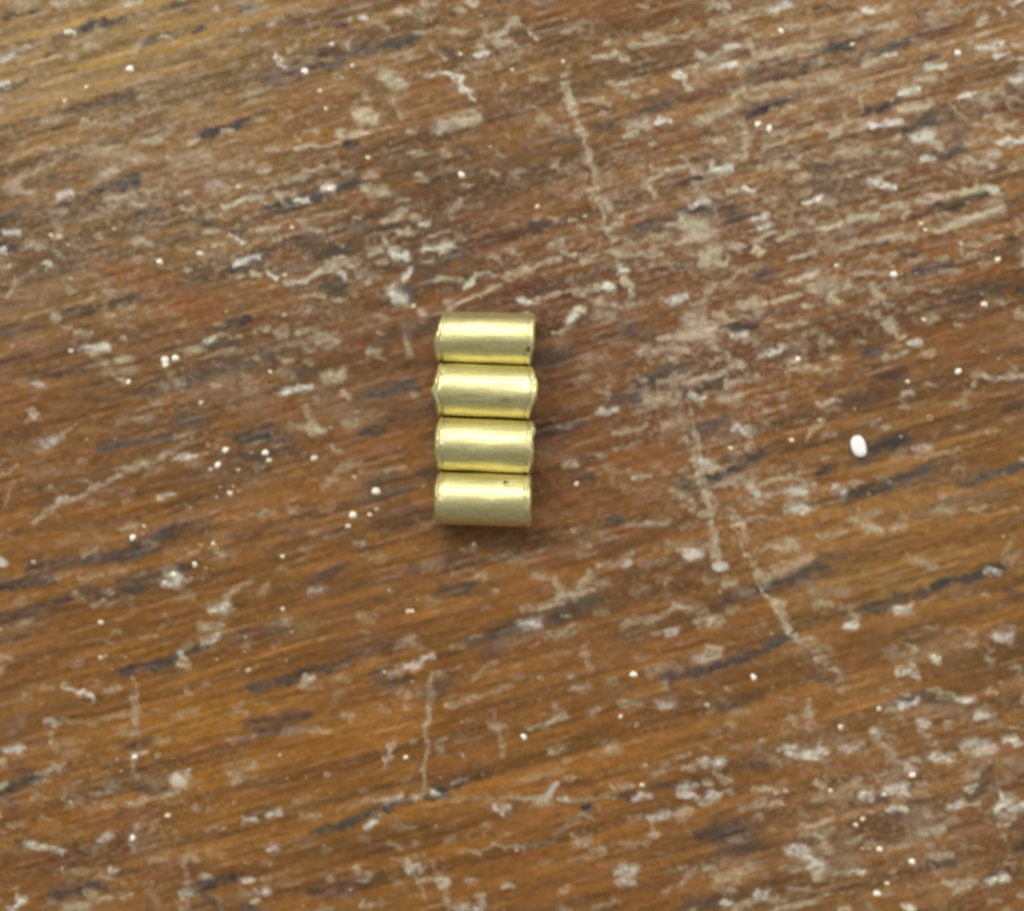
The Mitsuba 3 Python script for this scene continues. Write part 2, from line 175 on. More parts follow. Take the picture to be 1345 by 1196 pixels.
755,1078,761,1070,10,6 739,1072,759,1070,6,4 632,1125,642,1137,10,3 687,968,691,964,12,3 1040,982,1060,982,14,6 994,982,1000,988,18,5
1048,1131,1064,1137,18,6 948,1129,1000,1137,20,5 879,1145,899,1143,12,5 899,1169,915,1173,12,4 984,1088,984,1101,12,4 992,1080,1038,1084,16,3
1034,956,1077,960,10,3 1099,972,1123,980,18,6 1083,1004,1097,1008,16,6 1248,970,1256,976,10,4 1326,1018,1345,1004,18,7 1326,1000,1345,996,12,5
1183,994,1191,996,10,4 1187,1044,1213,1036,16,6 1155,1064,1163,1062,12,5 1195,1070,1224,1076,30,5 1254,1094,1280,1090,14,5 1081,1113,1121,1129,26,6
1075,1141,1119,1137,22,6 1095,1068,1123,1068,12,5 1095,1092,1107,1092,14,4 1228,1117,1268,1127,18,4 1256,1139,1292,1135,16,4 1286,1165,1306,1165,14,5
1095,1159,1109,1161,12,4 1175,1012,1183,1012,10,4 1324,1109,1328,1123,10,4''',
    'l': '''71,6,82,6,12,6 165,5,181,5,14,8 112,60,128,62,14,6 4,70,44,60,5,5 94,74,102,74,8,5 54,161,84,157,12,4 108,161,120,161,12,6 114,46,138,40,10,5
221,18,237,12,6,4 177,74,189,50,8,4 211,49,229,52,4,6 181,128,191,130,12,5 253,138,270,136,7,5 247,189,261,181,9,7 147,165,171,157,8,4
56,197,96,195,8,4 120,197,181,205,22,5 16,239,58,221,6,6 132,231,153,221,14,6 191,185,211,183,12,5 167,207,191,209,10,5 231,213,270,205,24,5
16,175,20,177,10,5 60,217,80,211,8,4 12,237,32,231,12,5 279,12,285,10,10,7 319,18,353,10,12,5 319,38,325,38,9,6 355,30,361,30,8,5 297,30,299,26,8,5
395,78,410,78,9,6 343,60,357,56,6,5 377,66,389,60,10,4 461,22,462,30,6,6 492,26,506,38,14,4 522,16,536,14,14,6 506,100,528,112,22,8 519,74,536,70,10,6
321,128,339,120,12,6 470,149,490,155,22,8 444,175,478,175,12,7 401,171,420,173,8,5 389,177,393,195,7,5 389,195,420,191,8,5 414,193,448,187,8,5
407,159,410,161,8,4 480,120,482,128,10,5 438,102,446,100,8,5 291,175,303,171,8,7 399,223,428,219,6,6 379,237,401,231,12,6 482,231,496,229,12,6
440,213,444,221,10,5 333,217,349,221,16,5 269,225,319,217,12,4 355,195,367,193,12,5 337,157,345,159,10,4 458,56,460,62,7,6 450,229,462,225,8,5
512,132,528,153,8,4 546,16,556,22,12,5 556,6,572,4,12,6 596,40,606,42,10,7 634,46,642,48,12,6 652,46,679,28,12,8 652,56,668,54,12,7 628,58,636,72,10,7
676,58,687,66,8,6 695,40,703,52,7,6 634,36,650,32,10,5 560,100,572,96,10,7 578,96,586,96,7,6 578,167,622,157,22,8 578,173,592,171,8,7 562,58,584,80,8,4
612,82,626,102,8,4 550,92,552,94,6,5 654,88,658,86,8,5 660,110,662,114,8,6 695,104,715,104,10,5 709,155,721,159,12,6 701,165,709,165,10,4
729,169,743,171,14,6 666,177,668,179,9,5 695,177,699,177,9,4 739,100,745,92,8,5 739,112,745,128,10,6 739,130,751,132,5,7 751,132,761,173,12,6
765,132,779,130,8,7 785,130,797,138,10,6 781,153,797,149,8,7 765,173,771,177,12,5 769,193,777,209,10,6 777,209,785,233,12,6 757,213,769,213,12,4
777,78,808,74,8,7 743,42,759,40,7,5 793,56,808,54,8,4 797,110,805,110,10,6 770,69,775,70,9,6 598,12,606,14,10,5 614,4,626,6,10,6 538,203,554,199,8,5
580,199,592,201,10,5 550,231,558,237,12,6 654,205,662,205,8,4 725,213,731,213,10,5 745,219,747,221,10,4 644,227,652,231,8,5 668,235,676,235,8,5
676,225,689,223,10,4 538,171,544,173,10,6 544,46,556,46,8,5 580,221,590,219,10,4 699,141,707,145,8,5 935,32,1008,12,10,6 851,46,869,48,16,6
831,58,835,60,10,6 841,60,907,44,9,6 913,40,931,48,12,5 887,26,891,26,9,5 837,8,851,8,6,6 966,32,988,40,12,5 988,42,998,46,10,6 1014,48,1018,48,8,6
1032,36,1058,34,8,6 913,68,927,78,8,8 927,78,952,68,8,7 982,56,998,72,12,6 998,72,1077,60,14,6 931,96,948,90,16,5 972,92,988,84,14,6
913,86,919,100,10,6 895,100,903,110,6,6 807,70,817,70,7,8 817,74,823,84,7,8 811,112,845,102,10,7 813,120,819,120,10,5 829,124,835,126,10,6
857,122,867,120,7,5 917,161,968,136,18,6 964,124,978,118,10,6 988,114,1058,110,10,6 984,128,1008,124,10,5 829,163,851,163,16,7 823,177,837,173,9,8
935,185,948,185,10,7 855,189,861,189,8,6 976,161,980,177,10,7 978,177,980,201,18,6 960,207,978,205,12,6 1004,195,1032,183,8,5 1032,183,1058,177,8,5
1018,175,1032,173,8,6 1054,153,1070,153,12,5 1014,141,1022,141,8,5 847,237,873,225,8,7 869,223,895,221,8,7 895,209,911,223,10,6 915,223,925,231,7,7
994,221,1020,215,12,6 1020,219,1048,217,10,6 1046,213,1052,207,10,6 855,219,859,221,10,5 807,199,819,201,10,4 1032,141,1044,143,8,5
1060,130,1064,130,10,4 1070,167,1077,167,12,5 1048,231,1060,233,14,5 1068,80,1077,80,12,5 1060,114,1077,112,8,5 1068,46,1077,30,14,4
1111,40,1181,34,8,6 1151,12,1171,10,12,6 1115,26,1127,22,12,6 1216,28,1238,30,10,6 1222,14,1246,4,12,5 1246,24,1284,6,8,5 1286,26,1296,22,14,7
1334,18,1345,24,8,5 1288,44,1302,44,12,6 1334,60,1345,58,12,6 1320,72,1344,76,6,6 1268,56,1276,52,8,6 1213,64,1228,60,10,6 1137,84,1155,80,12,7
1203,52,1207,52,10,5 1205,106,1228,104,10,7 1175,112,1187,114,8,5 1079,104,1101,104,18,7 1127,114,1145,108,12,5 1107,114,1123,114,8,5
1077,132,1083,132,8,6 1099,128,1125,120,6,4 1107,151,1111,157,12,6 1091,177,1105,169,10,7 1131,145,1133,128,8,5 1183,143,1220,138,14,7
1127,167,1141,165,12,5 1163,132,1173,128,6,5 1175,185,1181,179,8,6 1103,201,1141,197,22,6 1093,207,1105,197,12,5 1159,203,1181,199,9,7
1222,187,1242,197,10,7 1272,189,1296,181,10,7 1282,128,1314,120,12,7 1278,130,1302,136,10,6 1278,165,1292,163,9,7 1294,155,1300,149,9,7
1310,169,1316,173,10,6 1326,193,1322,181,8,6 1308,163,1332,165,10,6 1264,211,1308,215,10,7 1296,203,1314,201,12,6 1244,215,1256,221,10,5
1250,136,1268,157,8,5 1312,155,1316,157,8,5 1324,138,1326,141,10,5 1115,229,1119,231,10,5 1149,231,1187,223,12,5 1145,237,1155,235,10,7
1240,229,1246,229,8,5 1328,219,1334,219,10,6 1342,90,1345,90,10,6 1075,211,1091,213,8,5 10,245,24,243,12,6 6,251,40,253,12,5 66,281,84,279,12,4
145,263,173,253,16,6 177,267,193,267,10,6 128,273,149,273,8,5 193,251,209,249,12,5 239,255,247,255,9,6 239,275,255,275,9,6 118,287,138,287,8,4
76,299,80,309,16,6 36,321,64,327,12,5 70,331,80,337,10,6 175,317,193,317,16,6 245,301,249,303,10,5 205,327,213,327,8,4 237,327,245,329,10,4
243,351,247,353,10,6 10,392,22,369,8,5 22,369,46,359,8,4 88,380,92,384,10,5 138,380,147,384,8,6 161,402,171,402,10,5 68,418,76,418,12,6
84,428,90,430,6,6 98,437,104,437,8,6 108,442,120,438,8,5 124,464,136,474,14,6 153,472,175,470,10,6 245,460,265,458,14,6 138,416,145,412,8,5
149,430,159,430,10,5 167,426,175,428,10,4 159,446,165,446,8,5 40,416,36,418,8,4 231,450,237,450,8,4 128,309,132,311,8,5 273,245,295,245,16,7
291,271,321,263,9,7 321,263,347,257,10,7 335,247,361,243,8,6 365,255,373,265,12,6 347,265,355,267,10,5 482,249,508,251,18,6 524,263,534,263,10,5
420,283,454,277,6,5 377,253,385,255,8,5 273,283,289,283,6,4 323,285,333,283,8,4 341,301,363,301,10,6 397,293,424,305,12,5 434,301,442,299,8,5
466,285,472,286,8,6 504,291,530,279,12,6 271,303,287,305,8,6 281,321,289,321,10,5 357,317,365,315,8,5 444,321,452,321,9,5 430,345,466,347,14,6
442,337,452,337,8,6 403,369,418,357,9,7 418,357,442,351,10,6 333,361,339,359,9,6 484,333,502,325,11,7 504,311,508,319,8,7 516,323,524,323,10,6
498,345,504,345,9,7 524,306,539,303,9,7 470,359,474,359,9,4 478,371,486,367,8,6 494,361,498,363,10,4 412,388,424,390,12,6 442,394,450,392,8,7
401,408,410,400,9,5 464,388,468,388,9,4 494,416,510,418,10,5 496,434,504,438,8,5 416,444,438,446,26,6 393,436,405,432,12,6 363,436,377,438,14,6
333,436,351,432,8,6 285,442,313,442,8,5 484,462,496,460,12,7 532,444,539,462,12,6 397,456,407,460,12,6 335,468,339,470,12,6 371,472,383,474,10,6
403,474,410,476,8,5 281,464,319,460,12,4 301,388,307,388,8,4 299,365,321,363,8,5 498,470,506,472,8,5 287,426,295,428,8,4 590,277,602,265,12,6
606,243,622,241,8,6 542,285,552,285,10,6 592,285,596,287,8,5 538,305,544,307,10,6 562,307,588,305,6,5 576,331,590,331,6,7 600,309,612,311,10,5
556,345,564,343,10,5 572,367,604,369,10,5 624,361,652,359,8,5 588,406,628,386,7,7 628,386,660,373,8,6 568,414,588,406,6,5 668,363,697,351,14,7
697,353,735,339,8,6 666,329,679,337,14,4 646,339,654,337,10,5 719,325,737,317,10,6 721,285,731,287,9,6 703,287,709,287,8,5 670,295,674,297,10,4
751,289,757,291,10,5 771,251,787,247,10,6 777,257,789,265,10,5 797,259,801,279,10,6 791,297,803,301,12,6 761,299,767,303,10,5 739,329,753,335,8,5
765,343,777,337,10,7 745,365,751,365,9,5 707,392,733,386,8,5 755,386,785,377,10,6 785,396,807,400,16,6 785,414,805,416,20,5 697,400,705,398,8,5
691,412,697,414,10,6 723,438,739,438,9,7 741,434,751,426,8,6 769,470,791,464,12,5 550,408,558,412,10,5 588,396,594,394,10,5 703,418,705,420,8,5
755,259,759,259,12,4 739,257,741,259,8,4 556,420,558,422,8,4 849,243,863,257,11,7 913,243,927,267,14,6 895,257,905,259,8,5 958,251,966,251,8,6
939,257,948,259,8,5 1008,263,1020,259,12,6 1046,253,1058,251,14,4 1004,307,1014,305,8,7 990,319,1002,313,10,7 992,327,1000,331,12,8
1024,313,1044,305,10,7 1040,307,1062,299,8,6 1040,339,1068,333,9,7 1034,369,1068,363,12,6 1056,361,1070,357,12,6 1020,396,1052,386,10,6
1064,377,1077,384,12,6 1056,404,1062,404,9,6 1022,428,1058,424,8,6 1002,468,1034,454,10,7 1036,474,1060,470,10,6 899,287,923,297,20,7
903,299,921,313,22,7 877,297,891,293,12,6 907,313,939,305,14,6 889,319,905,317,12,6 933,323,945,327,16,7 925,337,939,333,18,8 923,347,952,345,12,8
950,345,956,339,6,7 958,323,970,323,14,6 857,311,883,313,12,5 831,335,867,333,12,6 807,329,825,333,14,7 823,363,829,377,9,7 837,349,843,351,12,5
857,348,863,348,8,5 879,347,889,348,10,6 901,333,909,335,12,5 823,317,831,317,14,5 847,317,851,319,8,4 952,371,988,347,8,5 927,388,941,371,10,5
827,400,843,400,12,6 909,400,925,400,12,5 907,420,935,432,28,7 891,440,927,440,18,7 869,444,887,442,10,6 945,412,960,420,12,7 960,418,984,416,8,6
972,402,1004,398,14,6 988,392,998,412,12,6 950,434,958,434,8,6 843,460,871,460,14,6 883,458,905,460,12,7 879,472,891,474,10,7 933,452,945,456,10,6
954,462,964,476,12,5 933,474,943,474,10,7 968,474,978,476,10,6 1060,436,1070,438,10,5 807,400,815,402,10,5 978,444,996,450,12,4 807,452,827,450,10,3
1046,456,1056,458,14,4 807,291,815,287,12,6 1064,291,1070,289,10,5 939,269,945,293,10,3 1205,265,1248,257,9,8 1248,257,1296,245,11,7
1302,275,1314,271,16,6 1264,289,1304,279,18,7 1228,303,1264,291,12,7 1232,279,1256,287,12,5 1161,271,1193,269,10,7 1187,285,1197,277,10,7
1119,287,1155,283,14,8 1077,299,1103,295,10,8 1171,309,1201,309,12,7 1139,317,1171,311,12,6 1105,325,1121,325,8,8 1121,321,1139,317,8,6
1075,263,1095,267,14,5 1141,265,1153,263,12,4 1143,335,1151,337,10,5 1161,343,1173,349,10,5 1127,359,1163,359,9,6 1240,357,1256,357,12,6
1195,343,1207,341,9,6 1232,341,1242,339,10,5 1274,319,1288,319,10,6 1262,319,1266,333,6,6 1272,337,1288,331,8,5 1296,311,1314,311,10,5
1288,351,1298,347,10,4 1342,329,1345,347,12,7 1336,410,1345,414,14,6 1075,369,1087,367,12,5 1079,377,1115,377,18,7 1091,388,1101,398,14,7
1147,377,1157,390,12,7 1143,398,1151,398,10,5 1163,398,1169,400,10,6 1171,375,1195,380,18,4 1129,380,1135,380,8,6 1149,414,1153,416,10,6
1195,402,1218,398,10,5 1222,384,1236,382,8,5 1220,418,1232,416,12,6 1163,426,1175,432,18,7 1171,432,1183,442,10,7 1169,418,1173,420,10,7
1079,448,1093,450,16,6 1157,470,1191,464,10,6 1095,470,1105,470,10,6 1254,426,1264,426,10,6 1262,414,1276,412,8,4 1310,396,1314,398,10,5
1288,462,1294,462,8,5 1121,450,1131,450,10,4 1308,472,1312,472,8,5 1211,462,1224,464,12,4 1336,291,1340,301,10,5 1075,329,1099,327,10,4
1131,406,1139,410,12,4 36,502,54,504,10,6 145,490,161,502,10,5 141,486,175,486,16,5 217,508,241,502,18,6 201,530,217,528,10,6 177,548,197,548,14,5
155,552,167,550,16,4 223,490,229,492,10,5 173,522,181,522,6,4 36,552,38,554,6,4 68,576,80,574,12,7 80,572,92,564,8,6 42,590,48,590,12,5
104,606,114,606,8,5 0,623,16,619,6,6 16,619,22,610,4,5 6,659,18,633,8,5 157,616,193,610,14,7 193,610,219,596,10,7 219,596,247,580,8,5
96,657,159,623,9,7 108,631,128,639,8,5 68,667,96,657,8,6 42,687,68,669,10,8 193,623,213,616,10,5 112,659,136,661,10,4 163,657,171,657,8,5
165,695,175,691,14,6 193,711,205,713,12,5 124,705,136,705,12,5 0,703,16,705,12,3 231,574,241,572,8,5 12,675,40,679,6,3 241,665,251,673,8,5
277,508,289,504,8,6 319,494,329,496,12,5 325,510,333,508,10,6 430,494,448,492,20,7 369,490,383,492,18,5 450,518,460,520,12,7 401,538,410,562,14,6
381,560,414,562,14,5 407,568,424,566,12,6 454,556,462,556,16,6 410,526,416,526,8,5 434,586,446,592,12,5 444,616,472,608,10,6 424,637,438,631,12,7
510,616,532,616,8,5 379,667,389,671,12,6 345,675,361,671,10,6 325,677,345,675,6,5 307,681,317,681,8,4 466,713,478,713,12,7 335,614,345,610,12,5
466,542,470,540,10,5 538,518,544,516,10,5 759,502,769,498,12,5 785,514,799,512,12,5 739,610,753,608,10,6 733,562,745,562,10,5 797,614,807,616,12,6
803,568,808,568,12,5 765,711,775,713,10,5 751,697,759,697,8,6 795,705,808,707,12,5 550,687,566,687,12,4 785,598,793,600,8,5 837,496,847,500,10,6
867,502,877,500,10,6 887,498,907,500,22,7 849,524,887,522,22,7 851,530,861,530,10,8 835,540,847,540,10,6 919,496,952,490,10,7 952,490,956,504,8,6
915,500,919,506,10,5 915,528,923,534,8,6 956,506,994,494,9,7 943,524,974,518,12,7 1038,486,1077,482,12,5 958,480,976,480,10,6 871,558,883,556,14,6
893,544,895,532,8,5 887,544,903,562,12,5 891,562,905,562,10,5 807,570,847,560,10,7 807,590,839,580,8,5 869,582,877,570,8,5 982,564,984,586,12,6
899,576,913,598,12,6 913,598,919,623,10,6 915,623,925,643,10,6 925,645,937,665,14,6 931,671,935,693,12,6 935,693,939,717,12,5 935,616,948,619,10,6
935,637,960,631,12,6 968,629,990,631,16,6 885,643,905,657,12,8 911,667,927,675,12,7 875,621,869,619,12,6 853,610,865,610,10,4 897,619,901,616,10,5
807,619,831,619,8,4 823,689,853,687,10,7 855,687,881,683,12,6 875,661,879,661,10,5 857,675,873,675,8,3 974,653,1000,659,12,5 986,663,1000,663,10,6
1008,649,1022,645,10,5 1002,635,1038,625,8,6 1038,627,1068,639,8,7 1046,619,1072,616,8,5 1062,576,1072,556,10,6 1046,554,1064,552,8,4
1024,518,1034,518,12,4 1072,532,1077,534,12,6 954,667,962,671,10,5 966,679,978,695,12,6 978,695,984,715,8,5 952,677,954,677,8,5 982,681,1022,679,8,5
1026,711,1044,713,18,6 877,715,919,711,12,4 923,715,935,717,12,5 960,635,968,639,10,5 958,528,972,526,12,5 1298,496,1345,492,12,7
1270,514,1284,500,10,6 1282,492,1294,492,12,6 1187,518,1197,514,10,7 1179,526,1191,538,8,5 1224,504,1226,506,10,5 1254,530,1266,528,14,5
1075,532,1095,526,12,6 1087,538,1095,538,10,5 1083,570,1093,570,12,5 1143,558,1155,552,8,5 1159,562,1169,560,10,5 1203,602,1260,592,8,5
1256,614,1268,614,12,5 1294,566,1312,566,8,5 1320,550,1328,550,12,5 1256,562,1264,562,10,5 1175,602,1187,598,14,4 1117,635,1133,633,10,6
1153,627,1161,627,10,5 1163,633,1171,633,8,5 1228,671,1246,669,16,5 1274,669,1290,667,12,5 1232,651,1242,651,8,5 1117,681,1151,673,16,5
1135,691,1155,697,16,6 1175,693,1189,693,12,6 1183,679,1191,677,12,5 1075,705,1111,699,10,6 1121,689,1143,687,10,4 1328,667,1336,669,10,5
1077,552,1079,554,8,6 1075,490,1087,488,12,4 1342,602,1345,602,10,6 1083,600,1087,598,8,5 104,761,167,747,12,5 110,727,124,723,12,6
233,785,251,781,12,5 249,725,257,725,10,5 138,775,147,776,12,6 124,793,149,789,10,6 169,785,175,799,12,4 149,789,181,781,6,4 22,791,28,793,12,5
20,825,36,817,10,4 0,884,4,874,10,6 98,779,110,783,10,4 147,827,157,829,10,6 143,843,145,845,10,5 217,809,219,813,12,5 179,837,205,835,6,5
209,827,215,827,8,5 263,823,270,823,12,6 263,841,270,839,12,5 217,843,221,843,10,4 100,872,104,872,10,5 126,890,128,892,8,4 141,907,157,904,10,7
54,906,70,904,8,4 32,910,36,914,12,5 0,928,30,918,8,4 175,888,179,912,6,5 177,912,179,956,10,6 130,942,138,942,12,5 149,940,171,938,10,6
80,946,124,948,10,4 235,874,251,874,12,7 241,849,251,847,12,5 231,940,261,930,10,5 201,932,211,934,8,4 239,888,243,888,6,5 243,906,249,910,10,5
72,757,86,759,8,4 295,791,305,775,10,7 305,777,327,763,8,5 271,823,291,821,10,7 323,765,329,765,12,4 347,769,355,767,10,5 341,777,345,779,12,4
319,849,327,851,12,5 369,813,377,821,12,5 365,747,377,749,10,5 472,811,490,811,16,5 488,731,502,733,12,4 524,847,539,837,16,6 516,884,539,874,14,6
397,900,418,902,10,5 436,916,448,910,10,5 303,936,321,936,12,5 307,930,319,924,8,4 450,938,464,938,10,6 458,938,463,946,6,6 522,910,539,910,12,5
532,924,534,928,12,5 285,825,293,829,12,3 476,829,482,831,12,4 355,849,363,845,8,5 373,805,381,813,8,4 269,898,275,896,10,5 508,775,514,777,10,4
500,930,510,934,10,5 442,890,458,892,12,4 399,723,410,725,6,4 522,874,539,870,8,5 281,719,293,725,12,5 711,797,735,791,14,8 727,761,739,775,14,8
731,783,755,781,14,8 755,781,781,773,10,7 763,769,775,753,14,8 779,769,799,765,12,6 787,743,808,739,10,7 687,799,699,799,12,7 703,755,719,759,14,6
719,833,735,833,16,6 735,833,755,825,16,7 783,805,793,803,12,6 739,807,749,808,6,6 767,853,775,876,14,6 751,906,771,902,12,6 799,894,808,894,14,5
775,936,789,928,12,6 723,948,741,938,14,8 731,924,733,932,10,5 695,954,723,950,10,5 644,952,662,954,14,6 648,936,650,946,10,4 590,926,622,916,12,7
622,916,650,908,6,6 650,908,670,898,10,5 538,847,548,845,18,5 558,743,576,741,20,5 564,789,578,789,12,5 626,755,636,755,12,6 620,835,630,833,8,5
596,849,612,847,12,5 634,801,642,795,10,5 622,890,630,882,10,6 646,775,656,775,10,5 670,735,687,731,16,5 695,729,709,725,14,5 759,729,781,725,8,5
566,890,578,884,14,5 538,912,556,910,12,5 558,954,566,932,12,6 564,930,570,914,8,4 592,912,598,910,8,4 614,721,626,723,12,5 648,733,658,735,10,4
674,874,679,876,10,4 634,876,648,872,8,5 707,890,711,888,10,4 719,862,749,858,12,4 745,890,753,888,10,4 679,888,687,890,10,4 699,849,709,845,6,4
618,946,626,946,6,5 787,878,793,874,8,3 937,725,948,743,14,7 891,721,907,723,10,5 827,729,831,727,10,6 841,743,871,733,12,5 891,745,895,745,10,4
875,763,879,759,12,6 873,777,877,781,12,4 831,777,847,775,12,4 952,765,964,763,16,6 925,761,935,761,12,4 988,731,996,749,6,5 996,753,1010,763,16,6
1020,749,1060,735,22,6 1020,721,1044,721,14,5 1016,787,1028,793,12,7 1020,795,1034,823,16,7 1032,825,1036,827,12,7 1064,779,1077,777,12,4
923,815,941,815,20,8 887,797,905,795,14,7 859,813,887,799,10,6 819,819,857,813,14,6 859,831,877,829,10,5 905,803,927,803,12,4 958,799,968,799,12,5
915,866,943,858,18,8 931,851,945,853,12,7 839,862,849,862,14,5 855,880,869,878,18,6 879,874,893,878,14,5 869,904,883,912,12,4 813,922,827,922,14,5
829,926,843,926,14,4 948,920,956,922,12,4 966,934,978,934,12,5 1048,837,1068,839,12,6 1066,847,1072,853,10,5 1058,938,1066,934,14,6
1060,918,1064,954,12,5 1038,944,1044,948,12,6 1000,813,1004,821,12,4 915,908,921,909,8,4 956,902,960,904,10,4 1028,916,1038,920,12,3
819,948,825,952,10,4 956,950,964,954,12,4 1195,731,1228,741,14,5 1091,775,1115,775,14,5 1075,793,1087,795,16,6 1105,797,1123,795,10,6
1119,803,1127,813,10,5 1324,733,1334,729,12,4 1322,741,1328,741,10,4 1216,821,1232,827,10,5 1246,827,1276,825,8,5 1318,823,1328,823,12,5
1274,833,1282,833,10,5 1270,845,1280,845,12,6 1294,864,1302,866,12,5 1294,849,1302,853,10,4 1161,855,1173,855,16,5 1193,849,1205,853,12,6
1199,870,1203,888,12,6 1159,908,1165,908,10,5 1224,908,1256,916,14,7 1187,910,1195,910,8,5 1163,930,1183,928,14,6 1292,926,1296,928,10,5
1246,952,1250,954,12,7 1298,910,1306,910,12,6 1332,876,1338,878,12,6 1075,851,1087,851,16,4 1075,862,1083,864,12,4 1101,906,1107,906,10,4
1302,954,1316,952,12,5 1181,942,1185,946,10,4 1326,954,1340,954,8,5 1151,956,1157,956,8,5 1127,934,1131,938,10,3 1199,809,1201,811,8,3
1292,779,1296,781,8,4 4,980,14,980,12,5 38,984,48,984,8,4 66,964,70,984,10,5 74,976,116,972,10,4 18,994,28,992,10,4 50,1016,76,1008,12,6
68,1004,84,1004,12,6 46,1028,60,1024,12,6 44,1044,54,1044,12,5 175,996,179,1022,10,6 217,1048,241,1032,12,7 169,1056,193,1052,8,7
181,1052,189,1048,12,6 193,1048,221,1046,10,5 141,1028,153,1030,18,6 141,1040,149,1042,10,5 122,1040,130,1040,10,5 255,1060,261,1060,10,6
88,1054,96,1056,10,5 136,1060,149,1058,8,5 0,1092,4,1094,8,5 12,1082,28,1082,8,5 34,1107,60,1111,10,6 175,1097,179,1084,10,6 173,1103,175,1115,10,6
201,1129,219,1127,10,5 199,1084,211,1076,8,4 241,1129,255,1123,12,7 255,1125,257,1131,5,6 243,1133,243,1165,8,6 243,1177,241,1195,10,7
237,1193,249,1193,10,7 191,1161,197,1161,10,5 159,1175,171,1175,10,6 114,1169,122,1175,10,8 122,1179,141,1179,16,6 84,1191,114,1189,18,7
132,1149,143,1153,12,6 90,1145,116,1145,10,5 76,1141,82,1141,8,5 16,1165,20,1167,8,5 62,1183,70,1183,10,4 263,1153,270,1153,12,6 80,1048,86,1038,8,5
159,960,181,962,12,5 227,1092,233,1090,12,3 2,1048,8,1052,10,4 56,1072,64,1074,8,5 201,970,221,972,12,4 297,972,335,968,10,5 373,962,434,958,10,5
301,1018,313,1016,14,6 309,1028,313,1024,10,6 327,1002,337,1004,12,5 504,1010,508,1008,10,6 424,990,434,988,8,4 470,1036,484,1037,8,4
389,1050,403,1048,10,5 397,1070,414,1072,14,5 476,1052,508,1048,10,6 446,1062,480,1054,12,4 345,1133,353,1133,10,4 424,1115,430,1115,8,4
512,1107,528,1113,12,5 522,1084,534,1084,18,4 476,1101,482,1101,10,4 269,1153,277,1153,12,6 343,1155,353,1155,12,6 317,1173,331,1177,14,5
365,1147,393,1157,12,3 468,1139,482,1149,14,6 430,1153,436,1152,10,6 472,1155,482,1155,8,5 516,1157,526,1157,12,6 484,1187,496,1187,14,6
426,1189,436,1191,10,5 534,1137,539,1139,16,5 514,1129,539,1131,12,4 458,1169,462,1167,8,4 269,1088,295,1087,6,5 321,1133,327,1135,8,5
365,1163,393,1159,8,3 528,1026,539,1022,12,4 416,1195,422,1195,8,6 329,1181,335,1187,10,4 560,956,561,986,8,6 561,986,556,1034,8,6
556,1034,556,1066,8,5 656,956,662,990,9,5 574,978,578,988,14,5 580,972,590,966,8,4 606,992,610,992,10,5 723,986,737,984,10,7 731,978,745,976,12,5
797,986,808,984,20,7 747,1022,755,1022,10,6 703,1056,723,1052,14,7 672,1046,711,1050,10,7 578,1048,672,1046,8,5 755,1050,808,1044,9,6
761,1070,777,1072,10,7 777,1058,785,1058,8,5 757,1103,771,1107,16,7 779,1117,793,1115,12,7 751,1127,779,1125,12,4 632,1117,652,1109,10,6
652,1109,666,1092,10,4 658,1111,687,1115,8,6 687,1109,731,1105,8,4 600,1119,628,1117,8,4 578,1127,586,1127,6,3 634,1084,640,1086,8,5
586,1101,594,1101,10,4 538,1129,550,1129,12,5 542,1107,550,1105,10,5 550,1155,590,1155,10,7 558,1123,576,1147,8,5 546,1149,558,1179,9,6
580,1161,590,1191,9,6 616,1155,624,1157,12,5 737,1173,747,1165,12,6 741,1193,749,1193,12,6 779,1193,808,1183,12,5 755,1179,765,1183,10,3
711,1131,717,1129,10,4 596,1028,614,1020,8,5 775,994,783,996,12,4 544,972,538,974,10,5 739,1002,751,1000,10,4 751,1097,779,1099,8,4
642,1050,666,1054,6,3 582,1139,590,1139,8,4 538,1086,546,1084,10,4 650,1191,660,1187,8,3 805,974,808,976,12,5 781,974,793,972,8,4
901,1006,911,1006,12,6 939,1016,958,1024,14,6 925,1026,931,1030,12,7 923,1054,943,1046,12,7 943,1044,964,1038,8,7 857,1016,871,1012,12,7
871,1004,885,1002,12,5 889,992,903,990,8,6 807,1034,831,1032,12,7 883,1068,903,1064,16,7 875,1068,887,1066,10,7 895,1076,899,1074,10,6
857,1084,859,1097,10,6 855,1094,861,1094,10,7 807,1111,851,1105,10,5 899,1086,909,1094,10,4 831,1074,839,1074,12,4 990,1036,1036,1038,9,7
972,1060,996,1058,10,6 994,1054,1024,1052,12,6 1028,1026,1034,1028,12,3 1012,996,1024,1004,14,4 996,972,1002,974,8,5 964,980,972,982,10,4
1054,1082,1066,1086,14,7 1054,1097,1060,1094,12,6 1064,1143,1077,1151,14,7 1030,1139,1048,1141,14,5 923,1139,935,1139,14,7 943,1151,966,1151,22,6
960,1145,988,1139,12,5 943,1165,960,1169,16,5 875,1169,897,1159,10,6 897,1157,909,1145,12,6 891,1137,899,1139,8,5 966,1193,994,1179,12,7
1012,1183,1030,1183,14,6 1036,1167,1064,1167,10,5 980,1149,1008,1149,10,4 962,1101,974,1101,12,5 992,1072,996,1072,12,4 1070,1026,1077,1030,12,7
1070,1050,1077,1048,14,6 807,982,811,980,16,5 843,1004,851,1004,8,5 1010,1088,1014,1090,8,5 941,962,945,960,10,4 923,980,931,984,10,4
1072,1097,1077,1097,12,6 1056,964,1064,964,8,3 1038,1179,1077,1177,10,3 1157,974,1173,988,12,6 1167,996,1187,1002,12,4 1125,976,1135,978,8,5
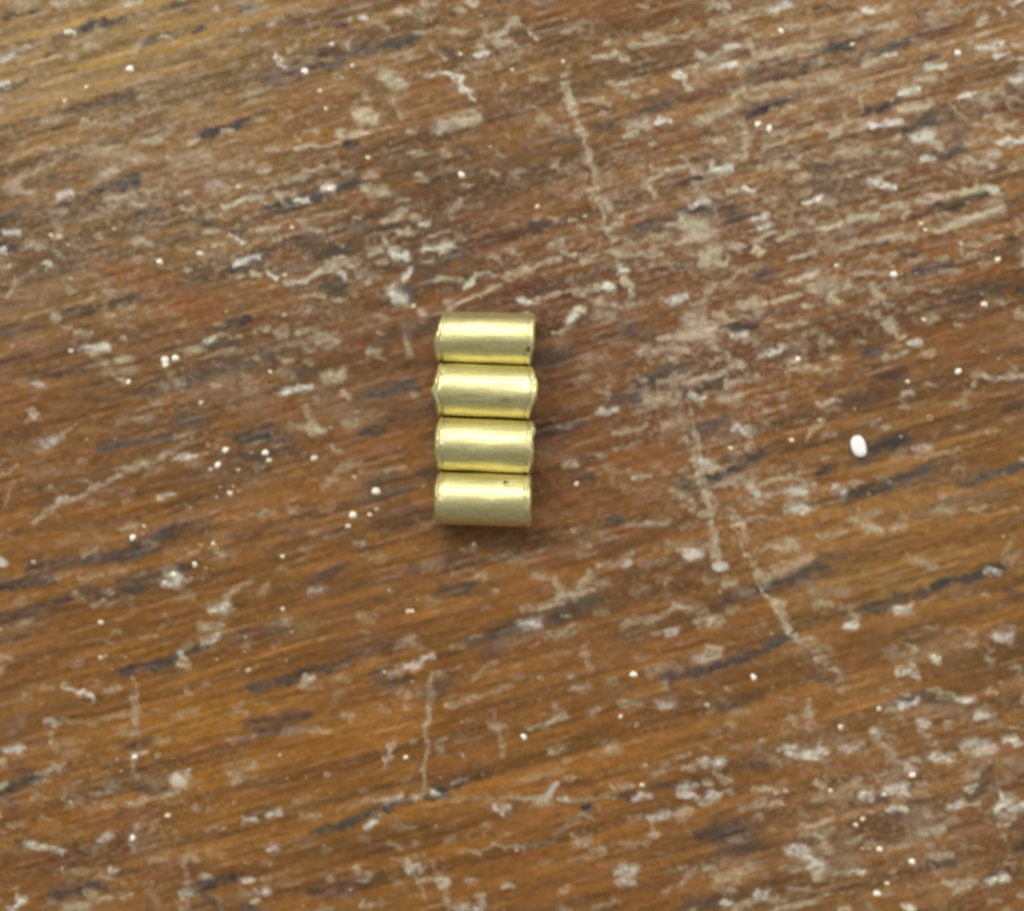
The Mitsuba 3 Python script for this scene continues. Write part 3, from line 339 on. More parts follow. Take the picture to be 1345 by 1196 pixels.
1211,960,1224,974,12,6 1264,982,1288,990,14,6 1294,996,1298,996,10,5 1199,996,1207,996,10,6 1268,1016,1280,1018,12,5 1107,1034,1125,1028,16,5
1075,1030,1085,1030,10,5 1093,1046,1115,1044,16,4 1205,1030,1213,1030,12,5 1205,1060,1220,1068,12,5 1203,1094,1236,1090,16,6 1234,1084,1256,1076,14,6
1171,1111,1203,1105,10,5 1252,1097,1268,1103,8,4 1268,1054,1284,1054,10,6 1312,1084,1320,1084,12,8 1316,1072,1328,1072,14,7 1320,1092,1320,1101,8,5
1308,1038,1332,1044,12,6 1075,1149,1135,1143,12,6 1079,1109,1087,1115,12,6 1075,1097,1091,1086,12,5 1081,1078,1093,1074,12,5 1113,1105,1127,1101,10,6
1137,1107,1147,1109,12,6 1143,1064,1147,1066,10,5 1216,1125,1248,1123,10,6 1224,1143,1242,1143,12,4 1240,1157,1252,1157,10,7 1252,1161,1286,1155,10,6
1258,1171,1268,1163,10,7 1191,1165,1232,1159,6,4 1105,1195,1115,1195,10,7 1139,1189,1147,1191,12,5 1161,1173,1169,1173,10,5 1340,1173,1345,1175,12,6
1302,1181,1316,1181,10,5 1081,1175,1087,1175,10,4 1167,966,1173,970,10,4 1155,1018,1161,1018,10,5 1276,1113,1286,1113,10,4 1290,1064,1296,1066,8,4
1216,1109,1224,1111,10,4 1320,1131,1328,1133,8,4''',
    'w': '''90,44,100,45,8,8 359,74,375,86,7,8 474,22,480,26,7,8 628,71,636,71,9,8 590,98,604,104,11,9 604,110,622,132,10,9 1012,14,1036,4,14,6 954,64,968,62,12,9
952,86,968,84,12,8 885,96,895,100,8,8 899,108,907,116,8,8 863,159,881,159,9,8 937,223,956,223,18,7 1286,64,1314,58,12,8 1310,72,1320,74,10,8
1163,74,1179,70,8,8 1218,88,1244,86,11,8 1183,124,1205,118,12,8 1143,163,1181,161,11,8 1205,181,1222,177,18,8 1209,211,1226,211,10,8
1262,128,1276,126,10,8 1316,187,1342,185,10,8 1326,108,1340,104,10,8 80,257,92,255,12,7 8,307,22,307,10,7 60,347,64,349,9,7 112,458,141,454,14,7
4,329,8,331,8,8 387,265,407,265,8,7 426,247,436,249,12,9 299,307,319,317,8,7 309,345,343,337,8,7 446,357,452,367,10,8 381,371,403,371,9,8
351,359,361,367,9,8 516,333,532,337,16,7 514,384,528,392,22,8 530,369,538,357,10,7 271,446,279,446,10,7 553,296,561,297,9,8 560,327,594,321,12,7
612,377,624,363,10,7 793,375,805,377,14,7 683,394,691,400,11,8 759,406,767,408,11,8 749,420,757,416,12,8 907,271,927,265,8,7 976,249,988,253,11,8
1060,265,1077,261,9,8 988,289,1006,283,10,8 998,299,1010,295,12,9 1014,462,1022,460,10,8 813,357,825,355,9,8 877,396,901,390,12,7 960,440,978,440,10,6
1300,245,1310,251,10,7 1143,241,1153,241,10,8 1163,245,1175,245,10,7 1195,451,1205,452,12,7 46,501,56,504,6,8 40,542,46,544,12,7 56,584,68,582,18,8
233,600,257,598,10,7 207,655,223,651,10,7 76,657,86,655,10,8 375,514,405,508,12,8 787,540,808,540,12,7 909,520,921,524,12,7 966,562,986,564,14,7
925,608,937,608,12,7 835,625,851,625,10,7 988,641,996,649,14,7 1038,645,1056,645,18,7 1038,669,1058,667,18,8 1205,588,1218,588,12,6
1095,643,1107,647,16,7 225,753,235,763,20,8 213,765,223,767,12,7 84,900,104,906,9,8 104,908,122,916,10,7 64,948,74,950,14,7 235,858,241,864,10,8
279,799,297,797,20,8 269,843,283,837,16,7 410,775,422,773,16,6 399,894,414,886,10,8 685,821,703,819,18,8 538,874,550,872,12,7 554,864,564,862,12,7
907,727,917,725,18,7 939,743,952,743,12,8 817,741,825,737,14,7 875,831,887,831,14,7 869,924,883,924,16,6 1113,819,1127,820,12,7 1175,801,1195,799,14,8
1296,749,1312,751,8,7 1306,833,1324,837,16,7 1199,886,1207,886,10,7 1179,882,1191,880,14,7 1224,864,1234,866,12,8 1262,918,1276,918,12,7
1183,926,1203,922,14,8 1286,940,1300,940,14,8 1209,948,1220,950,12,7 173,994,187,990,10,8 229,1024,245,1016,16,8 231,1020,239,1028,12,9
38,1109,80,1119,12,7 130,1105,143,1094,12,8 239,1173,255,1173,12,7 145,1139,153,1141,10,6 22,1175,30,1181,10,7 12,1195,28,1183,10,8
506,1004,514,978,9,6 355,1068,367,1066,12,7 323,1078,337,1074,12,7 504,1052,526,1046,10,7 484,1082,492,1078,12,8 351,1115,365,1113,12,7
317,1155,327,1155,14,7 339,1169,353,1169,12,7 715,1046,729,1032,14,8 737,1052,747,1048,10,8 648,1060,664,1062,12,8 656,1066,662,1068,10,7
540,1139,552,1139,16,7 576,1157,588,1159,12,8 624,1191,636,1185,12,7 600,1191,612,1191,12,7 544,1042,550,1046,10,6 564,1038,574,1040,8,8
919,1002,945,1000,14,7 895,1034,909,1032,18,8 893,1042,919,1046,10,7 931,1044,943,1042,10,7 833,1046,853,1044,10,8 855,1074,875,1068,12,8
815,1143,829,1143,20,8 817,1157,829,1157,16,8 1028,982,1040,984,14,8 1034,990,1070,994,12,8 1062,990,1077,982,12,7 1036,1115,1058,1115,16,7
1058,1125,1077,1137,18,8 950,1187,958,1187,12,7 994,1175,1006,1173,14,7 1145,962,1155,966,12,7 1075,984,1083,986,16,7 1109,982,1121,982,12,6
1266,976,1280,974,16,6 1292,982,1304,982,18,7 1230,994,1244,996,18,8 1324,970,1336,974,14,8 1189,1004,1195,1008,12,7 1272,1034,1280,1034,12,7
1133,1042,1147,1044,14,8 1169,1034,1185,1032,18,8 1187,1042,1193,1044,8,6 1171,1062,1189,1062,12,7 1248,1060,1262,1054,12,7 1308,1062,1322,1052,16,9
1320,1050,1316,1044,12,7 1328,1062,1342,1058,14,7 1121,1141,1137,1143,9,7 1302,1155,1312,1155,12,8 1312,1149,1324,1153,12,7 1187,1189,1199,1193,12,8''',
}
GLINTS = '''170.6,90.7,12.4,9 113.0,114.8,9.0,8 85.3,132.9,9.6,8 29.7,188.7,10.0,7 147.1,214.4,8.0,7 219.8,206.3,8.0,7 173.6,159.6,7.6,7 194.7,158.6,7.0,6
220.8,186.7,5.0,5 161.6,27.1,6.0,6 142.5,68.2,5.0,5 255.9,210.8,7.0,6 400.5,93.9,12.0,9 435.6,58.6,9.0,8 420.5,120.0,8.4,8 423.6,108.4,7.0,5
428.0,142.9,8.4,8 380.4,148.1,8.4,7 397.5,145.5,7.0,6 462.7,86.3,8.0,8 483.4,207.5,8.8,8 286.1,48.8,8.4,6 414.5,68.2,6.0,6 512.9,188.7,6.0,6
348.3,47.2,5.6,6 275.0,153.0,9.0,7 401.5,13.0,5.0,6 466.7,134.5,5.6,6 606.2,229.8,12.8,9 605.2,71.7,7.2,8 675.1,82.3,7.2,6 672.9,91.9,8.0,8
739.7,81.3,7.6,8 644.0,193.3,7.2,7 585.2,188.3,5.0,6 753.2,12.0,5.0,6 776.9,32.1,5.6,5 742.3,26.1,6.0,5 632.3,21.1,5.6,5 1025.8,41.1,10.4,9
995.3,163.0,10.4,9 1010.3,169.2,10.8,9 978.0,176.2,7.6,7 1075.0,131.5,6.0,7 1036.8,127.5,6.0,5 867.2,5.0,5.6,6 850.2,8.4,5.0,6 905.4,113.4,6.0,7
871.2,222.8,7.0,6 1006.7,63.2,4.8,7 1257.7,69.9,12.0,9 1119.6,58.6,8.4,8 1121.6,80.9,7.2,6 1186.4,9.6,7.6,7 1185.8,78.7,6.4,7 1188.4,127.5,6.0,6
1109.1,153.6,6.0,7 1161.3,164.6,6.0,7 1147.3,85.3,5.0,6 180.7,342.4,12.4,7 209.8,343.8,10.0,9 150.5,300.8,8.0,7 89.9,322.3,8.4,7 67.2,309.3,9.6,8
12.4,350.4,10.0,7 74.7,331.3,8.8,6 93.3,366.1,7.6,7 93.3,460.8,9.2,8 216.8,472.4,13.0,9 230.4,470.2,11.6,9 262.9,333.3,12.0,8 74.3,418.6,8.0,6
120.4,436.7,6.8,7 76.3,475.9,6.0,6 6.0,329.3,6.0,6 64.2,348.4,5.6,6 16.1,454.8,5.0,5 44.2,454.8,5.0,5 143.5,381.9,5.6,5 433.6,248.6,10.0,9
312.8,245.6,9.2,8 338.2,248.6,7.6,7 383.8,299.2,8.0,8 374.4,361.4,8.4,8 373.4,413.6,8.4,7 507.5,319.3,8.4,7 500.8,345.0,8.8,6 538.0,402.0,8.0,7
297.1,409.6,5.6,5 428.6,316.9,6.0,5 471.7,300.2,6.8,5 355.3,364.5,6.8,6 272.0,445.7,6.8,6 445.6,391.5,5.6,6 373.4,369.5,7.2,4 705.6,271.5,10.0,8
782.9,263.5,8.4,7 768.2,284.2,8.8,7 543.0,402.0,9.2,8 631.3,391.1,8.0,6 715.6,363.8,7.2,5 746.4,367.5,6.8,5 587.2,239.0,6.8,5 557.1,296.6,8.0,7
1047.9,471.8,10.4,9 981.6,250.0,8.4,8 1003.7,297.2,8.0,6 994.7,330.3,6.0,6 899.3,458.8,6.0,6 810.0,286.2,6.8,6 1015.8,460.8,6.0,6 961.6,264.1,5.2,5
1173.8,360.4,11.6,9 1310.2,341.0,10.0,9 1292.8,399.6,10.0,9 1099.1,349.0,9.2,8 1209.5,293.6,10.4,8 1215.5,302.2,8.4,8 1213.5,419.7,9.2,8
1262.7,320.3,6.8,8 1264.7,333.3,6.4,6 1134.8,270.5,8.4,6 1203.5,359.4,7.2,6 1198.4,450.8,8.4,7 1290.8,461.8,8.8,5 1301.8,328.3,6.8,6 1289.8,386.5,6.8,6
1271.7,266.7,8.0,5 1182.4,319.3,8.8,5 1253.6,389.5,5.2,5 1099.1,359.4,6.0,4 168.6,501.7,9.6,9 217.2,479.0,10.0,9 66.6,639.2,9.6,7 174.2,705.8,11.2,9
189.7,691.2,10.4,7 264.0,528.6,8.8,8 249.9,667.7,8.8,6 46.6,688.8,6.8,6 251.9,575.4,8.0,6 151.5,576.4,5.2,6 114.4,576.4,5.6,4 13.0,695.8,6.8,6
264.0,715.9,6.8,7 168.2,655.6,5.2,5 187.7,700.8,8.8,5 49.2,501.1,5.6,7 0.0,610.5,4.0,6 99.4,557.3,4.8,5 185.7,550.3,12.0,3 296.1,590.8,10.0,9
354.9,488.4,9.2,8 286.1,610.5,11.6,9 276.6,616.5,9.2,7 313.2,617.1,7.6,7 273.4,584.0,8.8,7 272.0,596.0,8.0,6 348.3,594.4,11.2,9 353.3,604.5,10.8,8
412.5,601.4,12.4,8 465.7,626.5,9.2,7 473.7,619.5,8.0,7 440.6,626.9,6.8,6 493.8,645.0,12.8,9 463.3,676.1,13.2,9 485.8,675.7,9.6,8 494.8,668.7,8.4,7
457.3,690.8,9.6,8 413.1,699.8,9.2,7 302.1,647.6,11.2,8 326.2,636.6,8.8,6 294.1,674.7,7.2,6 343.3,675.7,7.2,6 280.0,713.8,9.6,8 360.3,516.1,7.2,6
407.5,572.3,6.8,6 330.2,594.4,6.0,5 295.1,621.5,8.0,4 306.1,638.6,6.0,5 313.2,644.6,5.2,5 289.1,639.6,5.2,5 403.5,681.7,8.0,4 281.0,507.1,6.0,5
357.3,569.3,6.8,3 381.4,543.2,6.8,5 284.1,652.6,8.0,3 529.9,713.8,8.0,6 434.6,561.3,6.0,5 271.0,699.8,6.8,6 622.7,714.5,8.8,8 757.2,635.2,9.2,8
709.6,491.0,6.8,5 570.1,685.7,9.6,6 798.9,524.6,6.8,5 556.1,637.6,5.2,3 786.9,599.4,6.8,5 959.5,588.4,10.4,8 1039.8,578.0,10.8,8 963.6,553.9,9.2,7
931.4,608.9,10.0,7 971.6,594.4,9.2,6 877.7,540.6,9.2,6 882.9,605.9,8.8,6 923.4,676.7,8.4,6 1074.0,552.3,8.8,6 927.4,515.1,8.0,4 970.6,577.4,6.0,6
855.2,531.2,7.2,5 1050.9,667.7,6.0,6 872.2,621.5,6.0,6 1258.5,487.6,11.2,9 1192.4,501.1,9.6,8 1122.8,537.2,8.8,6 1221.1,548.7,11.6,7 1077.0,552.3,8.8,7
1211.5,588.0,9.2,5 1141.2,648.6,8.0,5 1317.9,704.4,6.0,5 1183.4,573.3,6.0,5 1259.7,561.9,7.2,5 1296.8,566.3,6.0,5 1344.0,602.4,6.0,6 1224.5,505.1,7.2,5
1128.2,668.7,5.2,5 132.5,817.0,11.2,8 132.5,863.5,12.0,7 138.5,861.5,11.2,4 44.2,738.1,9.2,7 255.9,741.1,11.6,8 227.8,754.1,10.0,9 215.8,765.2,8.8,8
187.7,751.1,10.0,6 143.5,775.2,9.2,6 147.5,878.6,6.8,6 164.6,921.3,6.8,6 244.9,908.7,8.4,6 0.0,826.4,5.2,8 251.9,781.2,8.0,5 236.9,787.3,7.2,6
115.4,727.0,8.0,6 109.4,785.2,6.0,4 70.3,948.8,6.8,6 238.9,859.5,6.0,6 250.9,759.2,6.0,5 267.0,760.2,6.0,5 165.6,863.5,4.8,4 99.4,778.2,4.8,4
371.0,730.6,9.6,8 371.4,799.3,9.2,8 351.3,767.2,8.4,6 326.2,880.0,10.0,7 284.1,724.0,9.6,7 473.7,811.7,9.6,6 536.0,802.3,10.0,8 504.8,882.0,5.6,8
349.3,922.1,6.8,6 317.2,923.3,7.2,6 455.7,873.6,8.0,6 376.4,866.5,6.0,5 377.4,813.3,8.0,6 322.2,836.4,8.8,6 321.2,855.5,7.2,6 313.2,775.2,5.2,5
375.4,815.4,6.8,4 383.4,829.4,6.8,4 270.0,746.1,8.0,6 510.9,775.2,7.2,4 403.5,894.6,6.0,6 286.1,798.3,6.8,6 461.7,937.8,5.6,6 519.9,873.6,5.2,4
285.1,865.5,6.0,4 606.2,721.0,8.8,6 632.3,756.1,9.6,6 541.0,802.3,10.0,8 743.7,808.3,6.0,6 677.5,731.1,6.8,5 607.2,947.8,7.2,6 542.0,894.6,6.0,6
708.6,918.3,5.6,5 549.0,787.3,7.6,5 624.3,834.4,6.8,5 707.6,889.6,6.0,5 636.4,757.1,6.0,6 725.7,835.4,6.8,5 622.3,719.0,8.0,6 748.8,889.2,6.0,5
777.9,774.2,5.6,5 832.1,885.2,10.8,9 989.7,889.0,10.8,9 945.5,777.2,9.2,6 929.0,925.8,11.2,7 874.2,896.6,8.8,6 815.0,940.4,8.8,8 836.1,951.8,9.2,7
895.3,768.8,8.8,5 1013.7,832.4,10.0,6 992.7,829.4,6.8,5 959.5,952.8,8.8,6 972.6,933.8,8.8,5 830.1,728.0,8.8,6 1014.7,901.7,8.0,4 1076.0,859.5,6.8,6
876.2,923.7,7.2,6 919.4,908.7,5.2,4 1154.3,930.2,11.2,8 1104.1,953.9,11.2,8 1227.5,863.1,9.6,8 1218.5,772.8,10.4,6 1136.2,741.5,7.2,6
1291.8,780.2,5.6,5 1273.7,846.5,8.0,6 1313.9,895.6,5.2,5 1344.0,914.7,6.0,6 1203.5,885.6,7.2,6 1163.3,907.7,7.2,5 1318.9,837.4,5.6,6 1187.4,800.3,6.0,5
1283.8,939.8,6.0,6 1232.6,850.5,4.0,4 174.2,1100.1,10.4,9 220.2,1070.4,10.0,8 207.7,991.7,11.2,7 177.0,993.5,8.0,9 93.3,1053.4,8.0,7 153.6,997.1,7.2,6
103.4,986.1,8.8,6 164.6,1053.4,6.8,6 236.9,1020.2,8.0,8 175.6,1000.2,6.8,6 144.5,1058.4,7.2,5 149.5,1139.7,8.0,5 136.5,1096.5,6.8,5 159.6,1012.2,8.0,4
66.2,974.5,6.8,4 18.1,1191.8,6.8,6 117.4,1168.8,6.0,6 240.9,1192.9,7.2,6 210.8,1126.6,6.0,5 81.3,1140.7,5.2,5 69.2,962.0,6.8,4 429.6,1016.8,10.4,7
367.4,991.1,7.6,7 333.6,1001.2,8.8,7 533.0,994.1,10.8,8 475.3,1014.2,8.8,6 402.5,1020.2,7.6,5 322.2,1020.2,6.8,6 310.1,1025.2,6.0,6 425.6,1110.6,7.2,5
347.3,1153.7,8.8,6 360.3,1066.0,6.8,6 294.1,1087.5,5.2,5 433.6,1150.3,6.0,5 416.5,1037.9,5.6,4 419.5,1195.3,6.8,6 307.1,1054.4,4.8,4 381.4,961.0,5.2,5
498.8,1068.4,6.0,5 508.9,1050.3,6.0,6 398.5,1188.8,5.2,4 377.4,1021.2,5.2,3 460.7,1167.8,4.8,4 688.1,967.0,10.4,9 678.5,1116.2,7.2,7 568.1,1039.3,8.8,8
573.1,1084.5,7.6,6 546.0,1139.7,6.4,6 608.3,991.7,6.4,5 593.2,1029.3,7.2,5 806.0,1034.3,6.0,5 618.3,1154.7,7.2,4 634.3,1016.2,5.6,4 724.7,986.1,5.6,6
742.7,1048.3,5.2,6 578.1,1021.2,4.0,4 843.5,1030.7,10.0,8 861.2,1074.4,7.2,5 937.5,1043.3,7.2,6 848.1,1004.2,7.2,4 898.3,991.1,6.8,5 851.2,1044.3,6.0,5
1013.7,1089.5,5.2,4 858.2,1094.5,5.6,6 1031.8,982.1,6.0,5 901.3,1033.3,6.0,5 1198.4,1017.2,10.4,9 1090.7,1037.9,10.0,8 1155.3,1114.6,10.4,9
1165.3,1159.7,10.0,8 1151.7,1172.8,11.6,9 1197.8,1131.0,12.0,9 1133.2,1074.8,10.0,8 1124.2,1082.9,10.0,8 1161.3,1042.7,10.0,8 1173.4,1143.7,8.4,7
1305.8,1154.7,9.2,8 1317.3,1154.7,9.6,8 1174.4,1087.5,9.2,5 1329.9,973.1,12.0,8 1105.1,957.0,9.2,7 1191.4,1005.2,7.2,7 1139.2,1045.3,6.8,6
1179.4,1032.3,7.2,7 1275.7,1034.3,6.8,6 1132.2,1114.6,6.0,4 1150.3,964.0,6.8,6 1314.9,1058.4,8.8,8 1337.9,1058.4,6.0,6 1179.4,1062.4,6.8,6
1086.0,1174.8,5.6,4 1145.3,1065.4,6.0,4 1320.9,1096.5,4.8,5 1197.4,1103.5,4.8,4'''
GAIN = 0.80
TONE = {'o': (140, 87, 32), 't': (170, 132, 82), 'r': (106, 58, 32), 'd': (76, 64, 56), 'p': (92, 62, 50), 'k': (160, 136, 114), 'l': (194, 177, 150), 'w': (222, 216, 202)}
SOFT = {'o': 0.8, 't': 0.9, 'r': 0.75, 'd': 1.15, 'p': 1.05, 'k': 0.85, 'l': 1.22, 'w': 1.3}
rng = random.Random(11)
marks = []
SCRATCHES = [[(744, 108), (762, 168), (780, 232), (798, 300), (813, 350), (829, 392)], [(903, 525), (924, 615), (937, 690), (945, 742)],
             [(962, 690), (1000, 772), (1036, 830), (1072, 862), (1108, 892)], [(566, 880), (562, 960), (558, 1045)]]   # long scratches across the grain
MARKS['l'] += ''.join(f' {a[0]},{a[1]},{b[0]},{b[1]},6,6' for line in SCRATCHES for a, b in zip(line, line[1:]))
for kind in 'otrpdklw':
    for item in MARKS[kind].split():
        x0, y0, x1, y1, w, s = map(float, item.split(','))
        j = rng.uniform(-9, 9)
        c = lin(*[min(255, max(0, a + j + rng.uniform(-4, 4))) for a in TONE[kind]], GAIN)
        a = min(1.0, (s / 9) ** (1.5 if kind in 'klw' else 1.0) * SOFT[kind])
        if kind in 'klw':    # fainter wear on the near half of the board
            ym = (y0 + y1) / 2
            near = min(1, max(0, (ym - 380) / 200))
            a *= 1.1 - (0.48 if x0 < 900 else 0.28) * near
        r = max(w, 5) / 2 * ((1.0 if kind == 'k' else 0.84) if kind in 'klw' else 1.05)
        marks.append((x0, y0, x1, y1, r, a, 0.75 if kind in 'klw' else (0.6 if kind in 'dp' else 0.3), *c, kind))
REACH = 1              # the same wear goes on beyond the part in view, shifted and mixed
every = []
for i in range(-REACH, REACH + 1):
    for j in range(-REACH, REACH + 1):
        dx, dy = i * GW + (37 * j), j * GH + (61 * i if j == 0 else 0)
        for m in marks:
            if (i or j) and rng.random() < 0.25:
                continue
            jx, jy = (rng.uniform(-40, 40), rng.uniform(-40, 40)) if (i or j) else (0, 0)
            every.append((m[0] + dx + jx, m[1] + dy + jy, m[2] + dx + jx, m[3] + dy + jy) + m[4:])
order = {k: n for n, k in enumerate('otrpdklw')}
every.sort(key=lambda m: order[m[10]])
CELL = 16.0
X0, Y0 = -REACH * GW - 100, -REACH * GH - 100
NX, NY = int((GW * (2 * REACH + 1) + 200) / CELL) + 1, int((GH * (2 * REACH + 1) + 200) / CELL) + 1
cells = [[] for _ in range(NX * NY)]
for n, m in enumerate(every):
    pad = m[4] * 1.75 + 3.0
    ax, ay, bx, by = m[:4]
    for cx in range(max(0, int((min(ax, bx) - pad - X0) // CELL)), min(NX - 1, int((max(ax, bx) + pad - X0) // CELL)) + 1):
        for cy in range(max(0, int((min(ay, by) - pad - Y0) // CELL)), min(NY - 1, int((max(ay, by) + pad - Y0) // CELL)) + 1):
            px, py = X0 + (cx + 0.5) * CELL, Y0 + (cy + 0.5) * CELL
            ddx, ddy = bx - ax, by - ay
            t = ((px - ax) * ddx + (py - ay) * ddy) / (ddx * ddx + ddy * ddy + 1e-6)
            t = min(1, max(0, t))
            if math.hypot(px - ax - t * ddx, py - ay - t * ddy) < pad + CELL * 0.7072:
                cells[cy * NX + cx].append(n)
KMAX = 16
count = np.array([len(c) for c in cells])
print('marks', len(every), 'cells', NX, NY, 'mean', count.mean(), 'p99', np.percentile(count, 99), 'max', count.max(), 'over', (count > KMAX).mean())
table = np.full((NX * NY, KMAX), len(every), np.uint32)
for n, c in enumerate(cells):
    if len(c) > KMAX:   # keep the strongest
        c = sorted(sorted(c, key=lambda q: -every[q][5])[:KMAX])
    table[n, :len(c)] = c
A = np.zeros((len(every) + 1, 12), np.float32)
for n, m in enumerate(every):
    dx, dy = m[2] - m[0], m[3] - m[1]
    A[n] = (m[0], m[1], dx, dy, m[4], m[5], m[6], 1 / (dx * dx + dy * dy + 1e-3), m[7], m[8], m[9], 0)
A[-1] = (1e5, 1e5, 0, 0, 1, 0, 0, 1, 0, 0, 0, 0)
KEEP = [np.ascontiguousarray(table.ravel())] + [np.ascontiguousarray(A[:, i:i + 4]).ravel() for i in (0, 4, 8)]   # the arrays below look into these
D_TABLE = mi.UInt32(KEEP[0])
D_A, D_B, D_C = (mi.Float(x) for x in KEEP[1:])
dr.eval(D_TABLE, D_A, D_B, D_C)

B_PALE, B_GREY = lin(180, 154, 126, GAIN), lin(152, 128, 114, GAIN)
# broad tones of the board (centre, radii, colour, weight) and where the varnish is rubbed through (centre, radii, weight)
TONES = [(120, 60, 330, 120, (170, 136, 92), 0.75), (640, 150, 260, 260, (124, 88, 52), 0.7), (1150, 90, 300, 170, (150, 112, 78), 0.6), (180, 300, 260, 150, (126, 98, 70), 0.7),
         (110, 620, 220, 120, (128, 82, 34), 0.8), (420, 560, 160, 150, (110, 72, 38), 0.7), (660, 470, 180, 260, (100, 60, 38), 0.9), (330, 930, 420, 230, (138, 90, 30), 0.95),
         (760, 980, 330, 220, (138, 88, 38), 0.85), (1180, 720, 240, 190, (152, 106, 60), 0.85), (930, 480, 180, 200, (116, 72, 42), 0.7), (1200, 1060, 220, 150, (130, 92, 64), 0.8), (1180, 420, 220, 120, (116, 76, 46), 0.5)]
RUBBED = [(130, 140, 260, 150, 0.75), (330, 330, 330, 110, 0.6), (600, 70, 180, 90, 0.5), (1150, 150, 330, 220, 1.0), (930, 420, 150, 160, 0.7), (960, 640, 150, 200, 0.4), (1200, 1060, 200, 150, 0.6),
          (150, 1080, 200, 140, 0.35), (330, 560, 160, 110, 0.4), (790, 250, 60, 140, 0.3)]
TONES = [(x, y, rx, ry, lin(*c, GAIN), w) for x, y, rx, ry, c, w in TONES]
B_BASE = lin(124, 80, 42, GAIN)


def wood_colour(p, n, uv):
    u, v = p.x / S + GW / 2, GH / 2 - p.y / S
    # grain: runs up to the right, gently waving
    a = u * 0.964 - v * 0.266
    b = u * 0.266 + v * 0.964 + 14 * noise(a / 190, (u * 0.27 + v) / 150, 3)
    col = mi.Color3f(*B_BASE)
    for x, y, rx, ry, c, w in TONES:
        col = mix(col, c, w * dr.exp(-dr.square((u - x) / rx) - dr.square((v - y) / ry)))
    g1 = fbm(a / 210, b / 15, 1, octaves=3)
    g2 = noise(a / 120, b / 5.5, 7)
    g3 = 0.6 * noise(u / 2.3, v / 2.1, 9) + 0.4 * noise(u / 4.6, v / 3.9, 10)
    g4 = noise(a / 30, b / 4.2, 5)
    g5 = noise(u / 7.5, v / 5.0, 11)
    col = col * mi.Color3f(1.12, 1.15, 0.78) * (0.66 + 0.60 * smoothstep(0.25, 0.75, g1))
    # rubbed through varnish: pale flecks gathered in patches, and a grey bloom
    rub = mi.Float(0.10)
    for x, y, rx, ry, w in RUBBED:
        rub = rub + w * dr.exp(-dr.square((u - x) / rx) - dr.square((v - y) / ry))
    rub = rub * (0.45 + 1.1 * noise(u / 48, v / 34, 61))
    fleck = smoothstep(0.52, 0.92, 0.55 * noise(a / 8.5, b / 4.4, 41) + 0.45 * noise(u / 3.7, v / 3.7, 43) + 0.16 * dr.minimum(rub, 1.2))
    col = mix(col, B_PALE, fleck * 0.50 * smoothstep(0.05, 0.7, rub))
    col = mix(col, B_GREY, 0.20 * smoothstep(0.4, 1.2, rub) * smoothstep(0.35, 0.65, noise(u / 21, v / 13, 47)))
    speck = smoothstep(0.70, 0.95, noise(u / 4.6, v / 4.0, 71)) * smoothstep(0.25, 0.75, noise(u / 35, v / 22, 72))
    col = mix(col, B_PALE, speck * (0.28 + 0.25 * dr.minimum(rub, 1.0)))
    # ragged edges of the marks
    wu = u + 9.0 * (noise(u / 8.5, v / 8.5, 21) - 0.5) + 3.0 * (noise(u / 2.7, v / 2.7, 23) - 0.5)
    wv = v + 7.0 * (noise(u / 8.5, v / 8.5, 22) - 0.5) + 3.0 * (noise(u / 2.7, v / 2.7, 24) - 0.5)
    n1, n2, n3 = noise(a / 6.0, b / 3.8, 31), noise(u / 3.4, v / 3.0, 34), noise(a / 14, b / 7, 35)
    mottle = 2.0 * (0.40 * n1 + 0.34 * n2 + 0.26 * n3 - 0.5)
    cx = dr.clip(dr.floor((u - X0) / CELL), 0, NX - 1)
    cy = dr.clip(dr.floor((v - Y0) / CELL), 0, NY - 1)
    base = dr.minimum(mi.UInt32(cy) * NX + mi.UInt32(cx), NX * NY - 1) * KMAX   # a lane without a hit may hold no number
    for k in range(KMAX):
        i = dr.gather(mi.UInt32, D_TABLE, base + k)
        m, q, c = (mi.Vector4f(*[dr.gather(mi.Float, src, i * 4 + n) for n in range(4)]) for src in (D_A, D_B, D_C))
        ex, ey = wu - m.x, wv - m.y
        t = dr.clip((ex * m.z + ey * m.w) * q.w, 0, 1)
        d = dr.sqrt(dr.square(ex - t * m.z) + dr.square(ey - t * m.w)) / q.x
        f = dr.exp(-1.15 * dr.square(d) * (0.55 + 0.45 * d))
        al = dr.minimum(q.y * f * dr.maximum(0, 1 + 1.5 * mottle * q.z), 1)
        col = col + (mi.Color3f(c.x, c.y, c.z) - col) * al
    # fine fibre
    return col * (0.45 + 0.24 * g2 + 0.44 * g3 + 0.18 * g4 + 0.24 * g5)


def wood_relief(p, n, uv):
    u, v = p.x / S, -p.y / S
    a, b = u * 0.964 - v * 0.266, u * 0.266 + v * 0.964
    return fbm(u / 14, v / 14, 2, octaves=3) + 0.5 * noise(a / 50, b / 6, 4)


def wood_gloss(p, n, uv):
    u, v = p.x / S, -p.y / S
    return 0.30 + 0.26 * fbm(u / 45, v / 30, 6, octaves=3)


scene['wood_material'] = {'type': 'bumpmap', 'scale': 0.00012, 'bump_texture': {**proc(wood_relief, eps=0.00005)},
                          'bsdf': {'type': 'principled', 'base_color': proc(wood_colour), 'roughness': proc(wood_gloss), 'specular': 0.5}}

